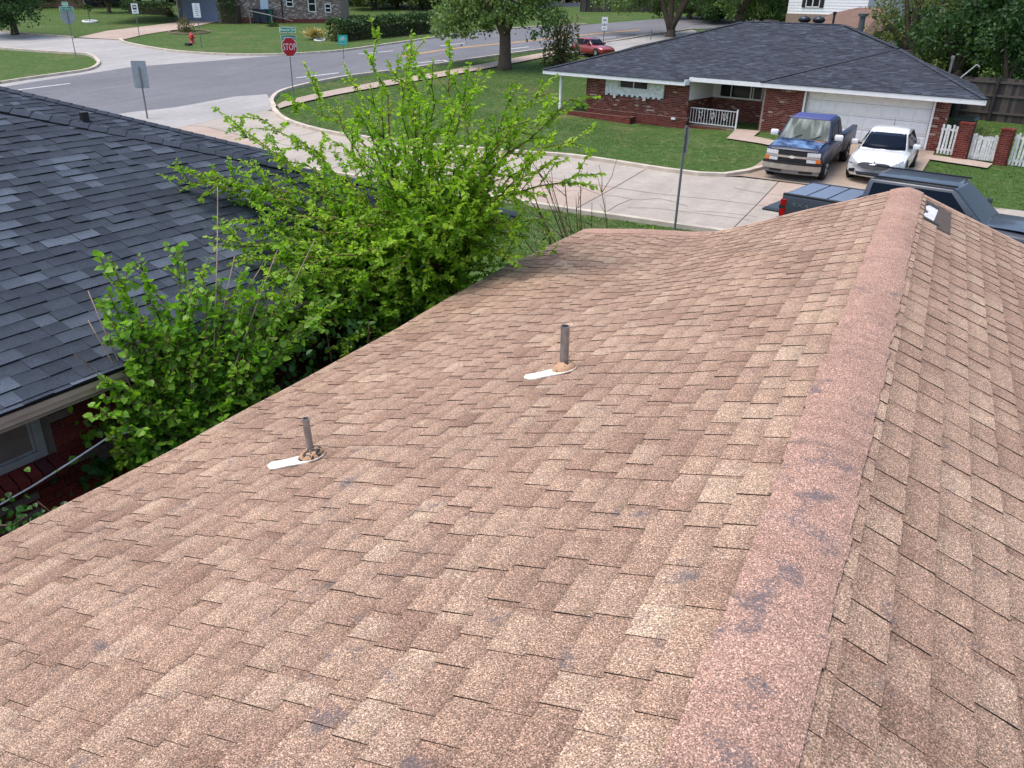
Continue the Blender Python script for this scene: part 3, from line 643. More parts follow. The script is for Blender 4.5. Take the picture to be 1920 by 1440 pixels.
# white panel with scalloped foot round the bedroom window
sc = MB(); r = random.Random(5); zb = 1.52; yp = -.43
X = np.linspace(-14.17, -11.07, 23)
for i in range(22):
    mx = (X[i] + X[i + 1]) / 2; d_ = .07 * (i % 2); lo = zb + d_
    if -13.42 < mx < -11.88: sc.box(X[i], X[i + 1], yp, yp + .06, lo, 1.86); sc.box(X[i], X[i + 1], yp, yp + .06, 2.27, 2.4)
    else: sc.box(X[i], X[i + 1], yp, yp + .06, lo, 2.4)
sc.build('window_panel', M['whitew'], FH)
for x in (-13.6, -12.0):
    b = MB(); b.lathe([(.001, 1.42), (.07, 1.42), (.08, 1.58), (.001, 1.58)], 8, (x, yp - .05, 0)); b.build('planter_corbel', M['white'], FH)
wd = MB()
for a in ((-13.42, -11.86, 1.86, 1.91), (-13.42, -11.86, 2.22, 2.27), (-13.42, -13.36, 1.91, 2.22), (-11.92, -11.86, 1.91, 2.22), (-12.67, -12.62, 1.91, 2.22)): wd.box(a[0], a[1], yp - .02, yp + .05, a[2], a[3])
w = wd.build('window', M['whitew'], FH)
for x0, x1 in ((-13.36, -12.67), (-12.62, -11.92)): b = MB(); b.box(x0, x1, yp + .02, yp + .035, 1.91, 2.22); b.build('pane', M['glass'], w)
# planter, porch column, railing
bw('planter_wall', -16.6, -12.45, .15, .68, -.85, plinth=1, seed=18); bw('planter_wall', -.85, -.4, .15, .68, -12.55, axis='y', plinth=1, seed=19)
b = MB(); b.box(-16.6, -12.45, -.75, -.4, .1, .6); b.build('planter_soil', M['lawn'], FH)
pc = MB(); pc.lathe([(.075, .66), (.08, .68), (.08, .95), (.055, .99), (.075, 1.04), (.06, 1.08), (.075, 1.5), (.075, 1.95), (.055, 2.05), (.075, 2.1), (.075, 2.4)], 14, (-16.62, -.62, 0)); pc.build('porch_column', M['white'], FH, smooth=True)
RL = MB(); rx0, rx1, ry = -9.82, -7.58, -.1
for z in (.66, 1.28): RL.box(rx0, rx1, ry - .02, ry + .02, z, z + .035)
rail = RL.build('porch_railing', M['whitew'], FH)
for i in range(17):
    x = rx0 + .03 + i * (rx1 - rx0 - .06) / 16; b = MB(); b.box(x - .011, x + .011, ry - .011, ry + .011, .695, 1.28); b.build('baluster', M['whitew'], rail)
for x in (rx0 + .52, rx0 + 1.1, rx0 + 1.67):
    b = MB()
    for k in range(8):
        a0, a1 = k * math.pi / 4, (k + 1) * math.pi / 4; pt = lambda a: (x + .1 * math.sin(a) * (1 if math.cos(a) > 0 else .55), ry - .02, 1.02 + .13 * math.cos(a)); b.tube([pt(a0), pt(a1)], .012, 4)
    b.tube([(x - .1, ry - .02, 1.2), (x, ry - .02, .85), (x + .1, ry - .02, 1.2)], .012, 4); b.build('scroll', M['whitew'], rail)
b = MB(); b.box(rx1 - .03, rx1 + .03, ry - .03, ry + .03, .5, 1.4); b.build('newel_post', M['white'], rail)
b = MB(); b.box(-10.55, -10.35, -.46, -.39, .74, .84); b.build('outlet_box', M['white'], FH)
# garage door with raised panels
gd = MB(); gd.box(-4.76, .02, .16, .22, .3, 2.5); GD = gd.build('garage_door', M['white'], FH)
for i in range(4):
    for k in range(8):
        x0 = -4.74 + k * .5925; z0 = .6 + i * .485; b = MB()
        b.hexa([(x0 + .03, .16, z0 + .05), (x0 + .56, .16, z0 + .05), (x0 + .56, .16, z0 + .43), (x0 + .03, .16, z0 + .43)][::-1], [(x0 + .06, .135, z0 + .085), (x0 + .53, .135, z0 + .085), (x0 + .53, .135, z0 + .395), (x0 + .06, .135, z0 + .395)][::-1]); b.build('panel', M['white'], GD)
for i in range(1, 4): b = MB(); b.box(-4.74, .0, .155, .165, .6 + i * .485 - .009, .6 + i * .485 + .003); b.build('seam', plain('door_seam', (.25, .25, .26), .8), GD)
for x in (-4.86, .0): b = MB(); b.box(x, x + .08, -.03, .18, .3, 2.5); b.build('door_jamb', M['white'], FH)
# roof
k3 = 1 / 3
def plane_map(y0, z0): return lambda u, v, h: (u, y0 + (-v / SL) + h * -.316, z0 + (-v / SL) * k3 + h * .949)
tf = lambda r, up: min(1, max(0, r.gauss(.45, .28)))
EL = -.95    # left wing eave
zl = ZF - .15
def hipx(y): return -6.6 + (y + .5) * .976 if y < 3.6 else -2.6 - (y - 3.6) * 1.35
cells = shingle_cells(plane_map(EL, zl), -7.0 * SL, .02, .1435, lambda v: (-17.5 - v / SL * 1.0, hipx(EL - v / SL) if v < -.45 * SL else -9.85), (.2, .4), .012, .004, 21, tf)
def mapG(u, v, h): d = -v / SL; return (u, -.5 + d - h * .316, ZF + .03 + d * k3 + h * .949)
cells += shingle_cells(mapG, -4.1 * SL, .02, .1435, lambda v: (-6.6 - v / SL, 1.78 + v / SL * 1.1), (.2, .4), .012, .004, 22, tf)
QA, QB, QC, QD = [np.array(q) for q in ((1.78, -.5, ZF + .03), (.2, 5.7, ZF + .03), (-5.95, EL + 7, zl + 7 * k3), (-2.6, 3.6, ZF + .03 + 4.1 * k3))]
qn = np.cross(QB - QA, QD - QA); qn /= np.linalg.norm(qn)
def mapRt(u, v, h): w = -v / 5.2; u = u / 6.4; return (1 - w) * (QA + (QB - QA) * u) + w * (QD + (QC - QD) * u) + qn * h
cells += shingle_cells(mapRt, -5.2, .02, .1435, lambda v: (0, 6.4), (.2, .4), .012, .004, 23, tf)
b = MB()
for P, t in cells:
    q = len(b.v); b.v += [tuple(map(float, p)) for p in P]
    for f, m in zip(CF, CM): b.f.append([q + i for i in f]); b.m.append(m); b.t.append(t)
o = tag(b.build('shingle_field', [M['far_top'], M['slate_edge']], FH, tone=True), kind='stuff'); a = o.data.attributes.new('lap_shade', 'FLOAT', 'POINT'); a.data.foreach_set('value', LAP_SHADE * (len(b.v) // 8))
RZ = zl + 7 * k3; RY = EL + 7
b = MB(); b.add([(-10.55, RY, RZ - .02), (-5.95, RY, RZ - .02), (.18, 5.75, ZF - .02), (-2.6, 12.5, ZF - .02), (-17.5, 12.5, ZF - .02)], [(0, 1, 2, 3, 4)], 0, .4); b.add([(-17.5, EL, zl - .02), (-10.5, RY, RZ - .02), (-17.5, 12.5, zl)], [(0, 1, 2)], 0, .4)
b.add([(-17.5, EL, zl - .03), (-9.85, EL, zl - .03), (-9.85, -.45, zl + .13), (1.78, -.5, ZF - .0), (.2, 5.7, ZF - .0), (-5.95, RY, RZ - .1), (-10.5, RY, RZ - .1)], [(0, 1, 2, 3, 4, 5, 6)], 0, .4); b.build('roof_back', M['far_top'], FH, tone=True)
FS = [M['far_top'], M['slate_edge']]
hip_caps((1.78, -.5, ZF + .05), (-2.6, 3.6, ZF + 1.4), .3, .12, FH, FS); hip_caps((-2.6, 3.6, ZF + 1.4), (-5.9, RY, RZ + .03), .3, .12, FH, FS)
hip_caps((-6.6, -.5, ZF + .05), (-2.6, 3.6, ZF + 1.4), .3, .1, FH, FS); hip_caps((-17.5, EL, zl + .03), (-10.5, RY, RZ + .03), .3, .12, FH, FS); hip_caps((-10.5, RY, RZ), (-5.9, RY, RZ), .3, .12, FH, FS); hip_caps(QB + [0, 0, .01], QC, .3, .1, FH, FS)
b = MB(); b.box(-17.5, -9.8, EL, EL + .04, zl - .17, zl - .01); b.box(-9.84, -9.8, EL + .04, -.46, zl - .15, zl + .07); b.box(-9.84, 1.78, -.5, -.46, ZF - .16, ZF + .01); b.hexa([(1.74, -.46, ZF - .16), (1.78, -.46, ZF - .16), (.2, 5.7, ZF - .16), (.16, 5.7, ZF - .16)], [(1.74, -.46, ZF), (1.78, -.46, ZF), (.2, 5.7, ZF), (.16, 5.7, ZF)]); b.box(-17.5, -17.46, EL + .04, 12.5, zl - .17, zl - .02)
b.build('fascia', M['white'], FH)
b = MB(); b.box(-17.46, -9.84, EL + .04, 8.5, zl - .17, zl - .15); b.hexa([(-9.84, -.46, ZF - .155), (1.73, -.46, ZF - .155), (.15, 5.7, ZF - .155), (-9.84, 5.7, ZF - .155)], [(-9.84, -.46, ZF - .14), (1.73, -.46, ZF - .14), (.15, 5.7, ZF - .14), (-9.84, 5.7, ZF - .14)]); b.build('soffit', M['white'], FH)
def on_far(px, py, Y):
    d = ray(px, py); n = NR; P0 = HOUSE_O - NR * Y; t = (n @ (P0 - CAM)) / (n @ d); Q = CAM + t * d; q = Q - HOUSE_O; return np.array([-(q @ U), Y, Q[2]])
def roofpipe(name, px, pyt, pyb, Y, r, mat, cap=None):
    a, c = on_far(px, pyb, Y), on_far(px, pyt, Y); b = MB(); b.tube([(a[0], Y, a[2] - .3), (a[0], Y, c[2])], r, 10)
    if cap: b.lathe([(r * 1.6, c[2] - .02), (r * 1.7, c[2] + .1), (.001, c[2] + .13)], 10, (a[0], Y, 0))
    return b.build(name, mat, FH)
roofpipe('flue_pipe', 1612, 30, 62, 7.0, .13, plain('grey_flue', (.08, .085, .09), .5), 1); roofpipe('vent_stack', 1561, 27, 48, 6.9, .05, M['black'], 1); roofpipe('vent_stack', 1781, 110, 132, 6.0, .05, M['galv'], 1)
for px, py in ((1508, 40), (1535, 41)):
    a = on_far(px, py, RY + 1.0); b = MB(); b.lathe([(.16, -.3), (.16, -.05), (.26, .0), (.3, .1), (.22, .2), (.001, .25)], 12, tuple(a)); b.build('turbine_vent', plain('dark_turbine_metal', (.05, .052, .056), .3, .7), FH, smooth=True)
a, c = on_far(1801, 146, 5.0), on_far(1832, 121, 5.2); b = MB(); b.tube([a, c], .03, 6); b.tube([c, c + [.12, 0, -.1]], .03, 6); b.build('service_mast', M['galv'], FH)

# ------------------------------------------------------------------ picket gates, piers, wood fence, bin
def at_far(X, Y, Z=None): p = FW((X, Y, 0)); p[2] = float(gz(p[0], p[1])) if Z is None else Z; return p
def local_box(name, label, cat, X, Y, group=None): return thing(name, label, cat, at_far(X, Y), -AL, group)
def pier(X, w, label, h):
    t = local_box('brick_pier', label, 'brick pier', X, -.62, 'brick piers along the picket fence'); b = face_bricks('', -w / 2, w / 2, -.05, h, -.2); b.build('front_bricks', BP, t, tone=True)
    b = MB(); b.box(-w / 2 + .02, w / 2 - .02, -.1, .2, -.1, h - .01); b.build('core', M['mortar'], t)
    for sx in (-1, 1):
        b = face_bricks('', -.2, .2, -.05, h, sx * w / 2 - (.1 if sx > 0 else 0), axis='y', flip=sx, seed=4); b.build('side_bricks', BP, t, tone=True)
    for i in range(3): b = MB(); b.box(-w / 2 - .02 + i * (w + .04) / 3, -w / 2 - .02 + (i + 1) * (w + .04) / 3 - .01, -.22, .22, h, h + .06, 0, .3 * i); b.build('cap_brick', M['brick_plinth'], t, tone=True)
pier(1.4, .44, 'brick pier between the two white picket gates', 1.22); pier(2.72, .38, 'brick pier to the right of the wider sagging picket gate', 1.16)
def pickets(name, label, X0, X1, n, z0, z1, sag=0, r=None, yoff=-.62):
    t = local_box(name, label, 'picket gate', X0, yoff, 'white picket gates'); r = random.Random(n); w = (X1 - X0)
    for i in range(n):
        x = (i + .5) * w / n; q = MB(); tl = r.uniform(-.025, .025); zt = z1 - sag * math.sin(math.pi * (i + .5) / n) + r.uniform(-.03, .03); pw = .036
        q.hexa([(x - pw, 0, z0 + r.uniform(-.02, .02)), (x + pw, 0, z0), (x + pw, .02, z0), (x - pw, .02, z0)], [(x - pw + tl, 0, zt), (x + pw + tl, 0, zt - .005), (x + pw + tl, .02, zt - .005), (x - pw + tl, .02, zt)]); q.build('picket', M['whitew'], t)
    for z in (z0 + .12, z1 - .2): q = MB(); q.box(0, w, .022, .06, z, z + .08); q.build('rail', M['whitew'], t)
    return t
pickets('picket_gate', 'narrow white picket gate against the garage corner', .58, 1.16, 5, .1, 1.12); pickets('picket_gate', 'wide white picket gate with crowded sagging pickets between two brick piers', 1.66, 2.5, 10, .06, .95, .06); pickets('picket_fence', 'white picket fence panel running off past the last brick pier', 2.95, 4.6, 15, .02, 1.1, .05)
t = local_box('wood_fence', 'tall weathered grey board fence behind the low brick house', 'fence', 0, 8.0); r = random.Random(3); wm = brick_mat('weathered_board', [(0, lin(70, 65, 63)), (.25, lin(82, 76, 72)), (.5, lin(62, 58, 58)), (.75, lin(90, 83, 78))])
for i in range(72):
    x = -1.5 + i * .142; b = MB(); h = 1.75 + r.uniform(-.03, .03); e = r.uniform(0, .012); b.box(x, x + .136, -e, .02, -.1, h, 0, r.random()); b.build('board', wm, t, tone=True)
for z in (.3, 1.0, 1.55): b = MB(); b.box(-1.5, 8.7, -.06, -.014, z, z + .09, 0, .8); b.build('rail', wm, t, tone=True)
for x in (-.9, .55, 2.0, 4.4, 6.8): b = MB(); b.box(x, x + .1, -.16, -.062, -.1, 1.85, 0, .6); b.build('post', wm, t, tone=True)
def wheelie_bin(p, rot, label, body, lid, s=1.0, group=None):
    t = thing('wheelie_bin', label, 'trash bin', p, rot, group); b = MB(); w, d = .3 * s, .33 * s
    b.hexa([(-w * .8, -d * .8, .05), (w * .8, -d * .8, .05), (w * .8, d * .8, .05), (-w * .8, d * .8, .05)], [(-w, -d, 1.0 * s), (w, -d, 1.0 * s), (w, d, 1.0 * s), (-w, d, 1.0 * s)]); b.build('body', body, t, bevel=.02)
    b = MB(); b.hexa([(-w - .03, -d - .03, s * 1.0), (w + .03, -d - .03, s), (w + .03, d + .03, s), (-w - .03, d + .03, s)], [(-w, -d, s + .06), (w, -d, s + .06), (w, d + .05, s + .09), (-w, d + .05, s + .09)]); b.build('lid', lid, t, bevel=.015)
    for x in (-1, 1): b = MB(); b.lathe([(.02, -.03), (.11, -.03), (.11, .03), (.02, .03)], 12, (x * w * .75, d * .85, .11), 'x'); b.build('wheel', M['tyre'], t)
    return t
wheelie_bin(at_far(1.05, .75), -AL, 'black trash bin behind the narrow white picket gate', M['black'], plain('bin_lid', (.03, .045, .05), .4), 1.15)
# ------------------------------------------------------------------ leaves and plants
def norm(a): return a / (np.linalg.norm(a, axis=-1, keepdims=True) + 1e-9)
LEAFV = np.array([(0, 0, 0), (-.30, .28, .10), (-.26, .66, .06), (0, 1.0, -.06), (.26, .66, .06), (.30, .28, .10)])
LEAFW = np.array([(0, 0, 0), (-.46, .22, .08), (-.40, .60, .08), (0, 1.0, -.08), (.40, .60, .08), (.46, .22, .08)])
LF = np.array([(0, 3, 2, 1), (0, 5, 4, 3)])
def leaf_frame(ax, nm):
    y = norm(ax); x = norm(np.cross(y, nm)); z = np.cross(x, y); return x, y, z
def leaves(name, P, ax, nm, size, mat, parent, tone, shape=LEAFV, nsingle=0, single_name='leaf'):
    P = np.asarray(P, float); N = len(P); x, y, z = leaf_frame(ax, nm); size = np.asarray(size).reshape(-1, 1)
    idx = np.arange(N)
    if nsingle:
        px = np.array([topix(p) for p in P]); ok = (px[:, 0] > 0) & (px[:, 0] < 1920) & (px[:, 1] > 0) & (px[:, 1] < 1440)
        face = np.abs(np.sum(norm(CAM - P) * z, -1)); sc = np.where(ok, size[:, 0] / px[:, 2] * (.3 + face), 0); od = np.argsort(-sc)[:nsingle]
        protos = []
        for k in range(5):
            me = bpy.data.meshes.new(single_name); me.from_pydata([tuple(v) for v in shape], [], [tuple(f) for f in LF]); me.materials.append(mat)
            a = me.attributes.new('tone', 'FLOAT', 'FACE'); a.data.foreach_set('value', [.1 + .2 * k] * 2); protos.append(me)
        pl = np.array(parent.location) if parent is not None else np.zeros(3)
        for i in od:
            o = bpy.data.objects.new(single_name, protos[int(min(4, max(0, tone[i] * 5)))]); link(o, parent)
            s = size[i, 0]; o.matrix_basis = Matrix([[x[i, r] * s, y[i, r] * s, z[i, r] * s, P[i, r] - pl[r]] for r in range(3)] + [[0, 0, 0, 1]])
        m = np.ones(N, bool); m[od] = False; idx = idx[m]
    Pn, xs_, ys, zs, sz = P[idx], x[idx], y[idx], z[idx], size[idx]
    V = Pn[:, None] + sz[:, None] * (shape[None, :, 0:1] * xs_[:, None] + shape[None, :, 1:2] * ys[:, None] + shape[None, :, 2:3] * zs[:, None])
    if parent is not None: V = V - np.array(parent.location)
    n = len(idx); F = (np.arange(n)[:, None, None] * 6 + LF[None]).reshape(-1, 4)
    o = np_mesh(name, V.reshape(-1, 3), F, mat, parent, np.repeat(np.asarray(tone)[idx], 2)); return tag(o, kind='stuff')
def bez(a, b, c, n):
    t = np.linspace(0, 1, n)[:, None]; return (1 - t) ** 2 * a + 2 * t * (1 - t) * b + t * t * c
class Leafer:
    def __init__(s, seed): s.P = []; s.A = []; s.N = []; s.S = []; s.T = []; s.r = np.random.default_rng(seed)
    def twig(s, path, size, gap, tone, start=.1, droop=.25, spread=.9):
        L = np.concatenate([[0], np.cumsum(np.linalg.norm(np.diff(path, axis=0), axis=1))]); n = max(2, int(L[-1] * (1 - start) / gap))
        l = L[-1] * (start + (1 - start) * (np.arange(n) + s.r.random(n) * .7) / n); p = np.stack([np.interp(l, L, path[:, k]) for k in range(3)], -1)
        d = norm(np.stack([np.interp(l + .02, L, path[:, k]) - np.interp(l - .02, L, path[:, k]) for k in range(3)], -1) + 1e-6)
        sd = norm(np.cross(d, np.array([0, 0, 1.0])) + s.r.normal(0, .35, (n, 3))); sg = np.where(np.arange(n) % 2 == 0, 1, -1)[:, None]
        ax = d * .55 + sd * sg * spread + s.r.normal(0, .25, (n, 3)); ax[:, 2] -= droop
        nm = np.array([0, 0, 1.0]) + s.r.normal(0, .6, (n, 3))
        s.P.append(p); s.A.append(ax); s.N.append(nm); s.S.append(size * s.r.uniform(.45, 1.25, n)); s.T.append(np.clip(tone + s.r.normal(0, .16, n), 0, 1))
    def get(s): return [np.concatenate(q) for q in (s.P, s.A, s.N, s.S, s.T)]
def woody(lf, base, forks, tips, size, gap, r0, wood, nside=9, side_len=(.3, .75), bare=.35, tone0=.5, seed=1, curl=.3):
    r = np.random.default_rng(seed)
    for tip in tips:
        tip = np.asarray(tip, float); f = forks[r.integers(len(forks))]; L = np.linalg.norm(tip - f)
        mid = (f + tip) / 2 + np.array([0, 0, curl * L * .35]) + r.normal(0, .06 * L, 3); mid[:2] = .6 * mid[:2] + .4 * f[:2] if curl > 0 else mid[:2]
        path = bez(f, mid, tip, 12); path[1:-1] += r.normal(0, .012 * L, (10, 3))
        wood.tube(list(path), list(np.linspace(r0, .004, 12)), 5)
        tn_ = np.clip(tone0 + r.normal(0, .15), 0, 1); lf.twig(path, size, gap, tn_, bare)
        for k in range(nside):
            t = bare * .8 + (1 - bare * .8) * (k + r.random()) / nside; i = min(10, int(t * 11)); p = path[i]; d = norm(path[i + 1] - path[i])
            sd = norm(r.normal(0, 1, 3)); sd = norm(sd - d * (sd @ d)); l = r.uniform(*side_len) * (1.15 - .6 * t)
            e = p + l * norm(d * .75 + sd * .8 + np.array([0, 0, .12])); m = (p + e) / 2 + np.array([0, 0, .08 * l]); q = bez(p, m, e, 6)
            wood.tube(list(q), list(np.linspace(.006, .002, 6)), 4); lf.twig(q, size, gap, np.clip(tn_ + r.normal(0, .1), 0, 1), .08)
def plant(name, label, cat, base, lf, wood, mat, wmat, shape=LEAFV, nsingle=0, group=None):
    t = thing(name, label, cat, base, 0, group)
    for i, p in enumerate(wood.v): wood.v[i] = (p[0] - base[0], p[1] - base[1], p[2] - base[2])
    wood.build('branches', wmat, t, smooth=True); P, A, N, Sz, T = lf.get(); leaves('leaves', P, A, N, Sz, mat, t, T, shape, nsingle); return t

def above_roof(px, py, y, gap=.22):
    while y > 2.5:
        p = aty(px, py, y); d = float((p - LE) @ LY); X = float((p - LE) @ LX)
        if d < 0 or X > 7.1 - d or p[2] > ZE + d / 3 + gap: return p
        y -= .12
    return p
# elm between the two houses
eb = np.array([-4.75, 7.6, 0.0]); lf = Leafer(1); wd = MB()
forks = [eb + np.array(p) for p in ((0, 0, 1.6), (-.25, .15, 2.0), (.2, .2, 2.1), (-.1, -.2, 2.3), (.15, -.1, 2.5), (-.4, .1, 2.5), (0, .2, 2.8))]
for f in forks: wd.tube([eb + (f - eb) * t * np.array([1, 1, 1]) + np.array([.1 * math.sin(5 * t), 0, 0]) for t in (0, .3, .6, 1)], [.07, .06, .05, .035], 7)
tp = [(700, 42, 8.6), (772, 58, 8.2), (835, 72, 8.6), (815, 118, 8.0), (640, 110, 8.4), (590, 160, 7.9), (538, 165, 8.4), (400, 212, 8.1), (425, 232, 7.4), (470, 215, 7.7), (300, 322, 6.6), (318, 316, 6.8), (330, 326, 7.0), (360, 318, 6.8), (375, 335, 6.8), (400, 330, 6.8), (1020, 155, 7.9), (1055, 190, 7.7), (1128, 188, 7.8), (1110, 245, 7.5), (1122, 322, 7.6), (1060, 290, 7.2), (905, 125, 8.3), (960, 165, 8.2), (905, 165, 7.6), (745, 150, 7.4), (690, 165, 7.2), (860, 200, 7.2), (790, 190, 7.4), (650, 205, 7.0), (600, 250, 7.1), (545, 255, 7.6), (500, 300, 7.0), (450, 300, 7.2), (430, 360, 7.0), (470, 350, 6.8), (420, 420, 6.9), (520, 380, 6.7),
      (980, 230, 7.8), (1010, 265, 7.3), (950, 300, 7.2), (900, 260, 7.1), (840, 270, 6.9), (760, 250, 6.8), (700, 270, 6.7), (640, 300, 6.6), (580, 340, 6.5), (880, 340, 6.8), (930, 380, 7.0), (820, 350, 6.5), (740, 340, 6.4), (660, 380, 6.3), (580, 420, 6.3), (530, 460, 6.4), (960, 420, 7.3), (900, 440, 6.9), (840, 430, 6.5), (770, 420, 6.3), (700, 450, 6.2), (620, 480, 6.2), (560, 520, 6.0), (930, 480, 7.3), (870, 500, 6.9), (800, 500, 6.6), (730, 520, 6.2), (660, 540, 6.0), (600, 560, 6.0), (860, 545, 7.2), (800, 560, 6.8), (740, 570, 6.4), (700, 590, 6.2), (640, 600, 6.0), (600, 610, 5.9), (450, 470, 6.4), (490, 430, 6.6), (400, 470, 5.2), (430, 500, 5.3), (460, 560, 5.2), (425, 560, 5.0), (500, 600, 5.2), (470, 640, 4.9), (385, 450, 5.2), (520, 520, 5.4), (440, 610, 4.9), (500, 470, 5.8), (540, 500, 5.8), (480, 520, 5.6), (520, 560, 5.6), (570, 580, 5.7), (610, 600, 5.8), (560, 640, 5.4), (600, 660, 5.5), (640, 640, 5.8), (680, 620, 6.0), (650, 560, 6.0), (590, 530, 5.9), (700, 640, 6.1), (730, 620, 6.3), (780, 600, 6.6), (440, 420, 6.2), (460, 440, 6.0), (820, 600, 6.9), (860, 580, 7.2), (1035, 215, 8.2), (985, 190, 8.6), (870, 150, 8.8), (720, 110, 8.6), (755, 95, 8.9)]
r_ = np.random.default_rng(5)
tips = [above_roof(a + r_.normal(0, 6), b + r_.normal(0, 6), y) for a, b, y in tp]
lowt = [t for t in tips if t[2] < 2.7]; hit_ = [t for t in tips if t[2] >= 2.7]
woody(lf, eb, forks, hit_, .06, .0128, .02, wd, 13, (.25, .75), .16, .55, 2, .25)
fill = [eb + np.array([0, 0, 2.9]) + norm(r_.normal(0, 1, 3)) * r_.uniform(.5, 1) * np.array([1.7, 1.5, 1.0]) for _ in range(28)]
woody(lf, eb, forks, fill, .062, .016, .012, wd, 10, (.25, .6), .15, .5, 4, .2)
woody(lf, eb, forks[:4], lowt, .064, .0145, .016, wd, 14, (.25, .6), .12, .45, 3, .3)
plant('elm_tree', 'bright green elm spreading up between the tan roof and the dark roof', 'tree', eb, lf, wd, M['elm'], M['twig'], LEAFV, 300)
# mulberry nearer the camera
mb = np.array([-4.85, 3.85, 0.0]); lf = Leafer(11); wd = MB(); forks = [mb + np.array(p) for p in ((0, 0, 1.3), (.05, .1, 1.55), (-.1, 0, 1.6), (.05, .15, 1.8))]
for f in forks: wd.tube([mb, (mb + f) / 2 + [.03, .02, 0], f], [.045, .04, .03], 7)
tp = [(205, 480, 4.0), (225, 545, 3.9), (262, 515, 4.1), (180, 570, 3.8), (195, 620, 3.8), (240, 590, 3.9), (300, 585, 4.2), (350, 540, 4.4), (380, 500, 4.6), (340, 465, 4.7), (410, 540, 4.6), (450, 520, 4.8), (500, 545, 4.9), (540, 580, 5.0), (470, 590, 4.7), (420, 620, 4.5), (360, 620, 4.3), (310, 650, 4.1), (250, 660, 3.9), (195, 720, 3.7), (220, 740, 3.7), (270, 720, 3.8), (330, 700, 4.0), (390, 690, 4.2), (440, 680, 4.4), (500, 660, 4.7), (540, 650, 4.9), (460, 740, 4.5), (400, 750, 4.2), (350, 770, 4.0), (300, 760, 3.9), (240, 790, 3.7), (195, 770, 3.6), (330, 820, 3.95), (560, 540, 5.2), (590, 600, 5.4), (610, 560, 5.5), (560, 640, 5.2), (520, 610, 4.9), (480, 560, 4.8), (400, 790, 4.3), (500, 720, 4.75), (210, 850, 3.6), (250, 860, 3.7), (300, 800, 3.8)]
tips = [above_roof(a + r_.normal(0, 4), b + r_.normal(0, 4), y, .12) for a, b, y in tp]
woody(lf, mb, forks, tips + [t + np.abs(r_.normal(0, .1, 3)) * [1, -1, 1] for t in tips], .064, .021, .009, wd, 8, (.12, .34), .3, .58, 12, .2)
bt = MB()
for a, b2, y in ((408, 350, 4.9), (215, 500, 4.0), (165, 545, 3.7), (140, 665, 3.6), (165, 600, 3.7), (440, 480, 4.9), (520, 470, 5.1), (590, 450, 5.4), (490, 500, 4.9)):
    f = forks[r_.integers(4)]; e = above_roof(a, b2, y, .3); m = (f + e) / 2 + r_.normal(0, .1, 3) + np.array([0, 0, .15]); bt.tube(list(bez(f, m, e, 10)), list(np.linspace(.009, .004, 10)), 5)
T = plant('mulberry_shrub', 'broad-leaved mulberry shrub growing against the dark brick wall', 'shrub', mb, lf, wd, M['mulb'], M['twig'], LEAFW, 300)
bt.v = [(p[0] - mb[0], p[1] - mb[1], p[2] - mb[2]) for p in bt.v]; bt.build('dead_stems', M['paletwig'], T, smooth=True)
# dark undergrowth filling the gap
def bush(name, label, cat, base, rad, hgt, n, size, mat, seed, shape=LEAFV, nstem=7, group=None, single=0):
    r = np.random.default_rng(seed); lf = Leafer(seed); wd = MB(); base = np.asarray(base, float)
    for k in range(nstem):
        e = base + np.array([r.normal(0, rad * .5), r.normal(0, rad * .5), hgt * r.uniform(.6, 1)]); wd.tube(list(bez(base, (base + e) / 2 + r.normal(0, .08, 3), e, 6)), list(np.linspace(.02 * hgt, .006, 6)), 5)
    q = norm(r.normal(0, 1, (n, 3))) * (r.random((n, 1)) ** .4); q[:, 2] = np.abs(q[:, 2]); lump = 1 + .25 * np.sin(q[:, :1] * 7 + seed) * np.cos(q[:, 1:2] * 6)
    P = base + q * np.array([rad, rad, hgt]) * lump; lf.P.append(P); lf.A.append(norm(q + r.normal(0, .8, (n, 3)))); lf.N.append(np.array([0, 0, 1.]) + r.normal(0, .6, (n, 3))); lf.S.append(size * r.uniform(.6, 1.2, n)); lf.T.append(np.clip(.5 + r.normal(0, .22, n), 0, 1))
    return plant(name, label, cat, base, lf, wd, mat, M['twig'], shape, single, group)
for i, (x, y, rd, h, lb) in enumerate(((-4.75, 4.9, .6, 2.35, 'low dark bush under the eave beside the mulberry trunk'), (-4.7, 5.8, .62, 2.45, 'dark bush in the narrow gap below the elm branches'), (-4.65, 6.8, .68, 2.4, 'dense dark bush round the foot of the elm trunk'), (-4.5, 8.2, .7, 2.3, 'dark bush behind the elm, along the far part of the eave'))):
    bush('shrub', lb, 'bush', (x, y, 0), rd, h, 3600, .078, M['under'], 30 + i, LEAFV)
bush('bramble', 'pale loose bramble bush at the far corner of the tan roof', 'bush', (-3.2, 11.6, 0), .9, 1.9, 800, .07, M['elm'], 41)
bush('bramble', 'leafy bramble between the bare twigs and the elm crown', 'bush', (-4.6, 10.6, 0), .9, 2.0, 1400, .075, M['under'], 42)
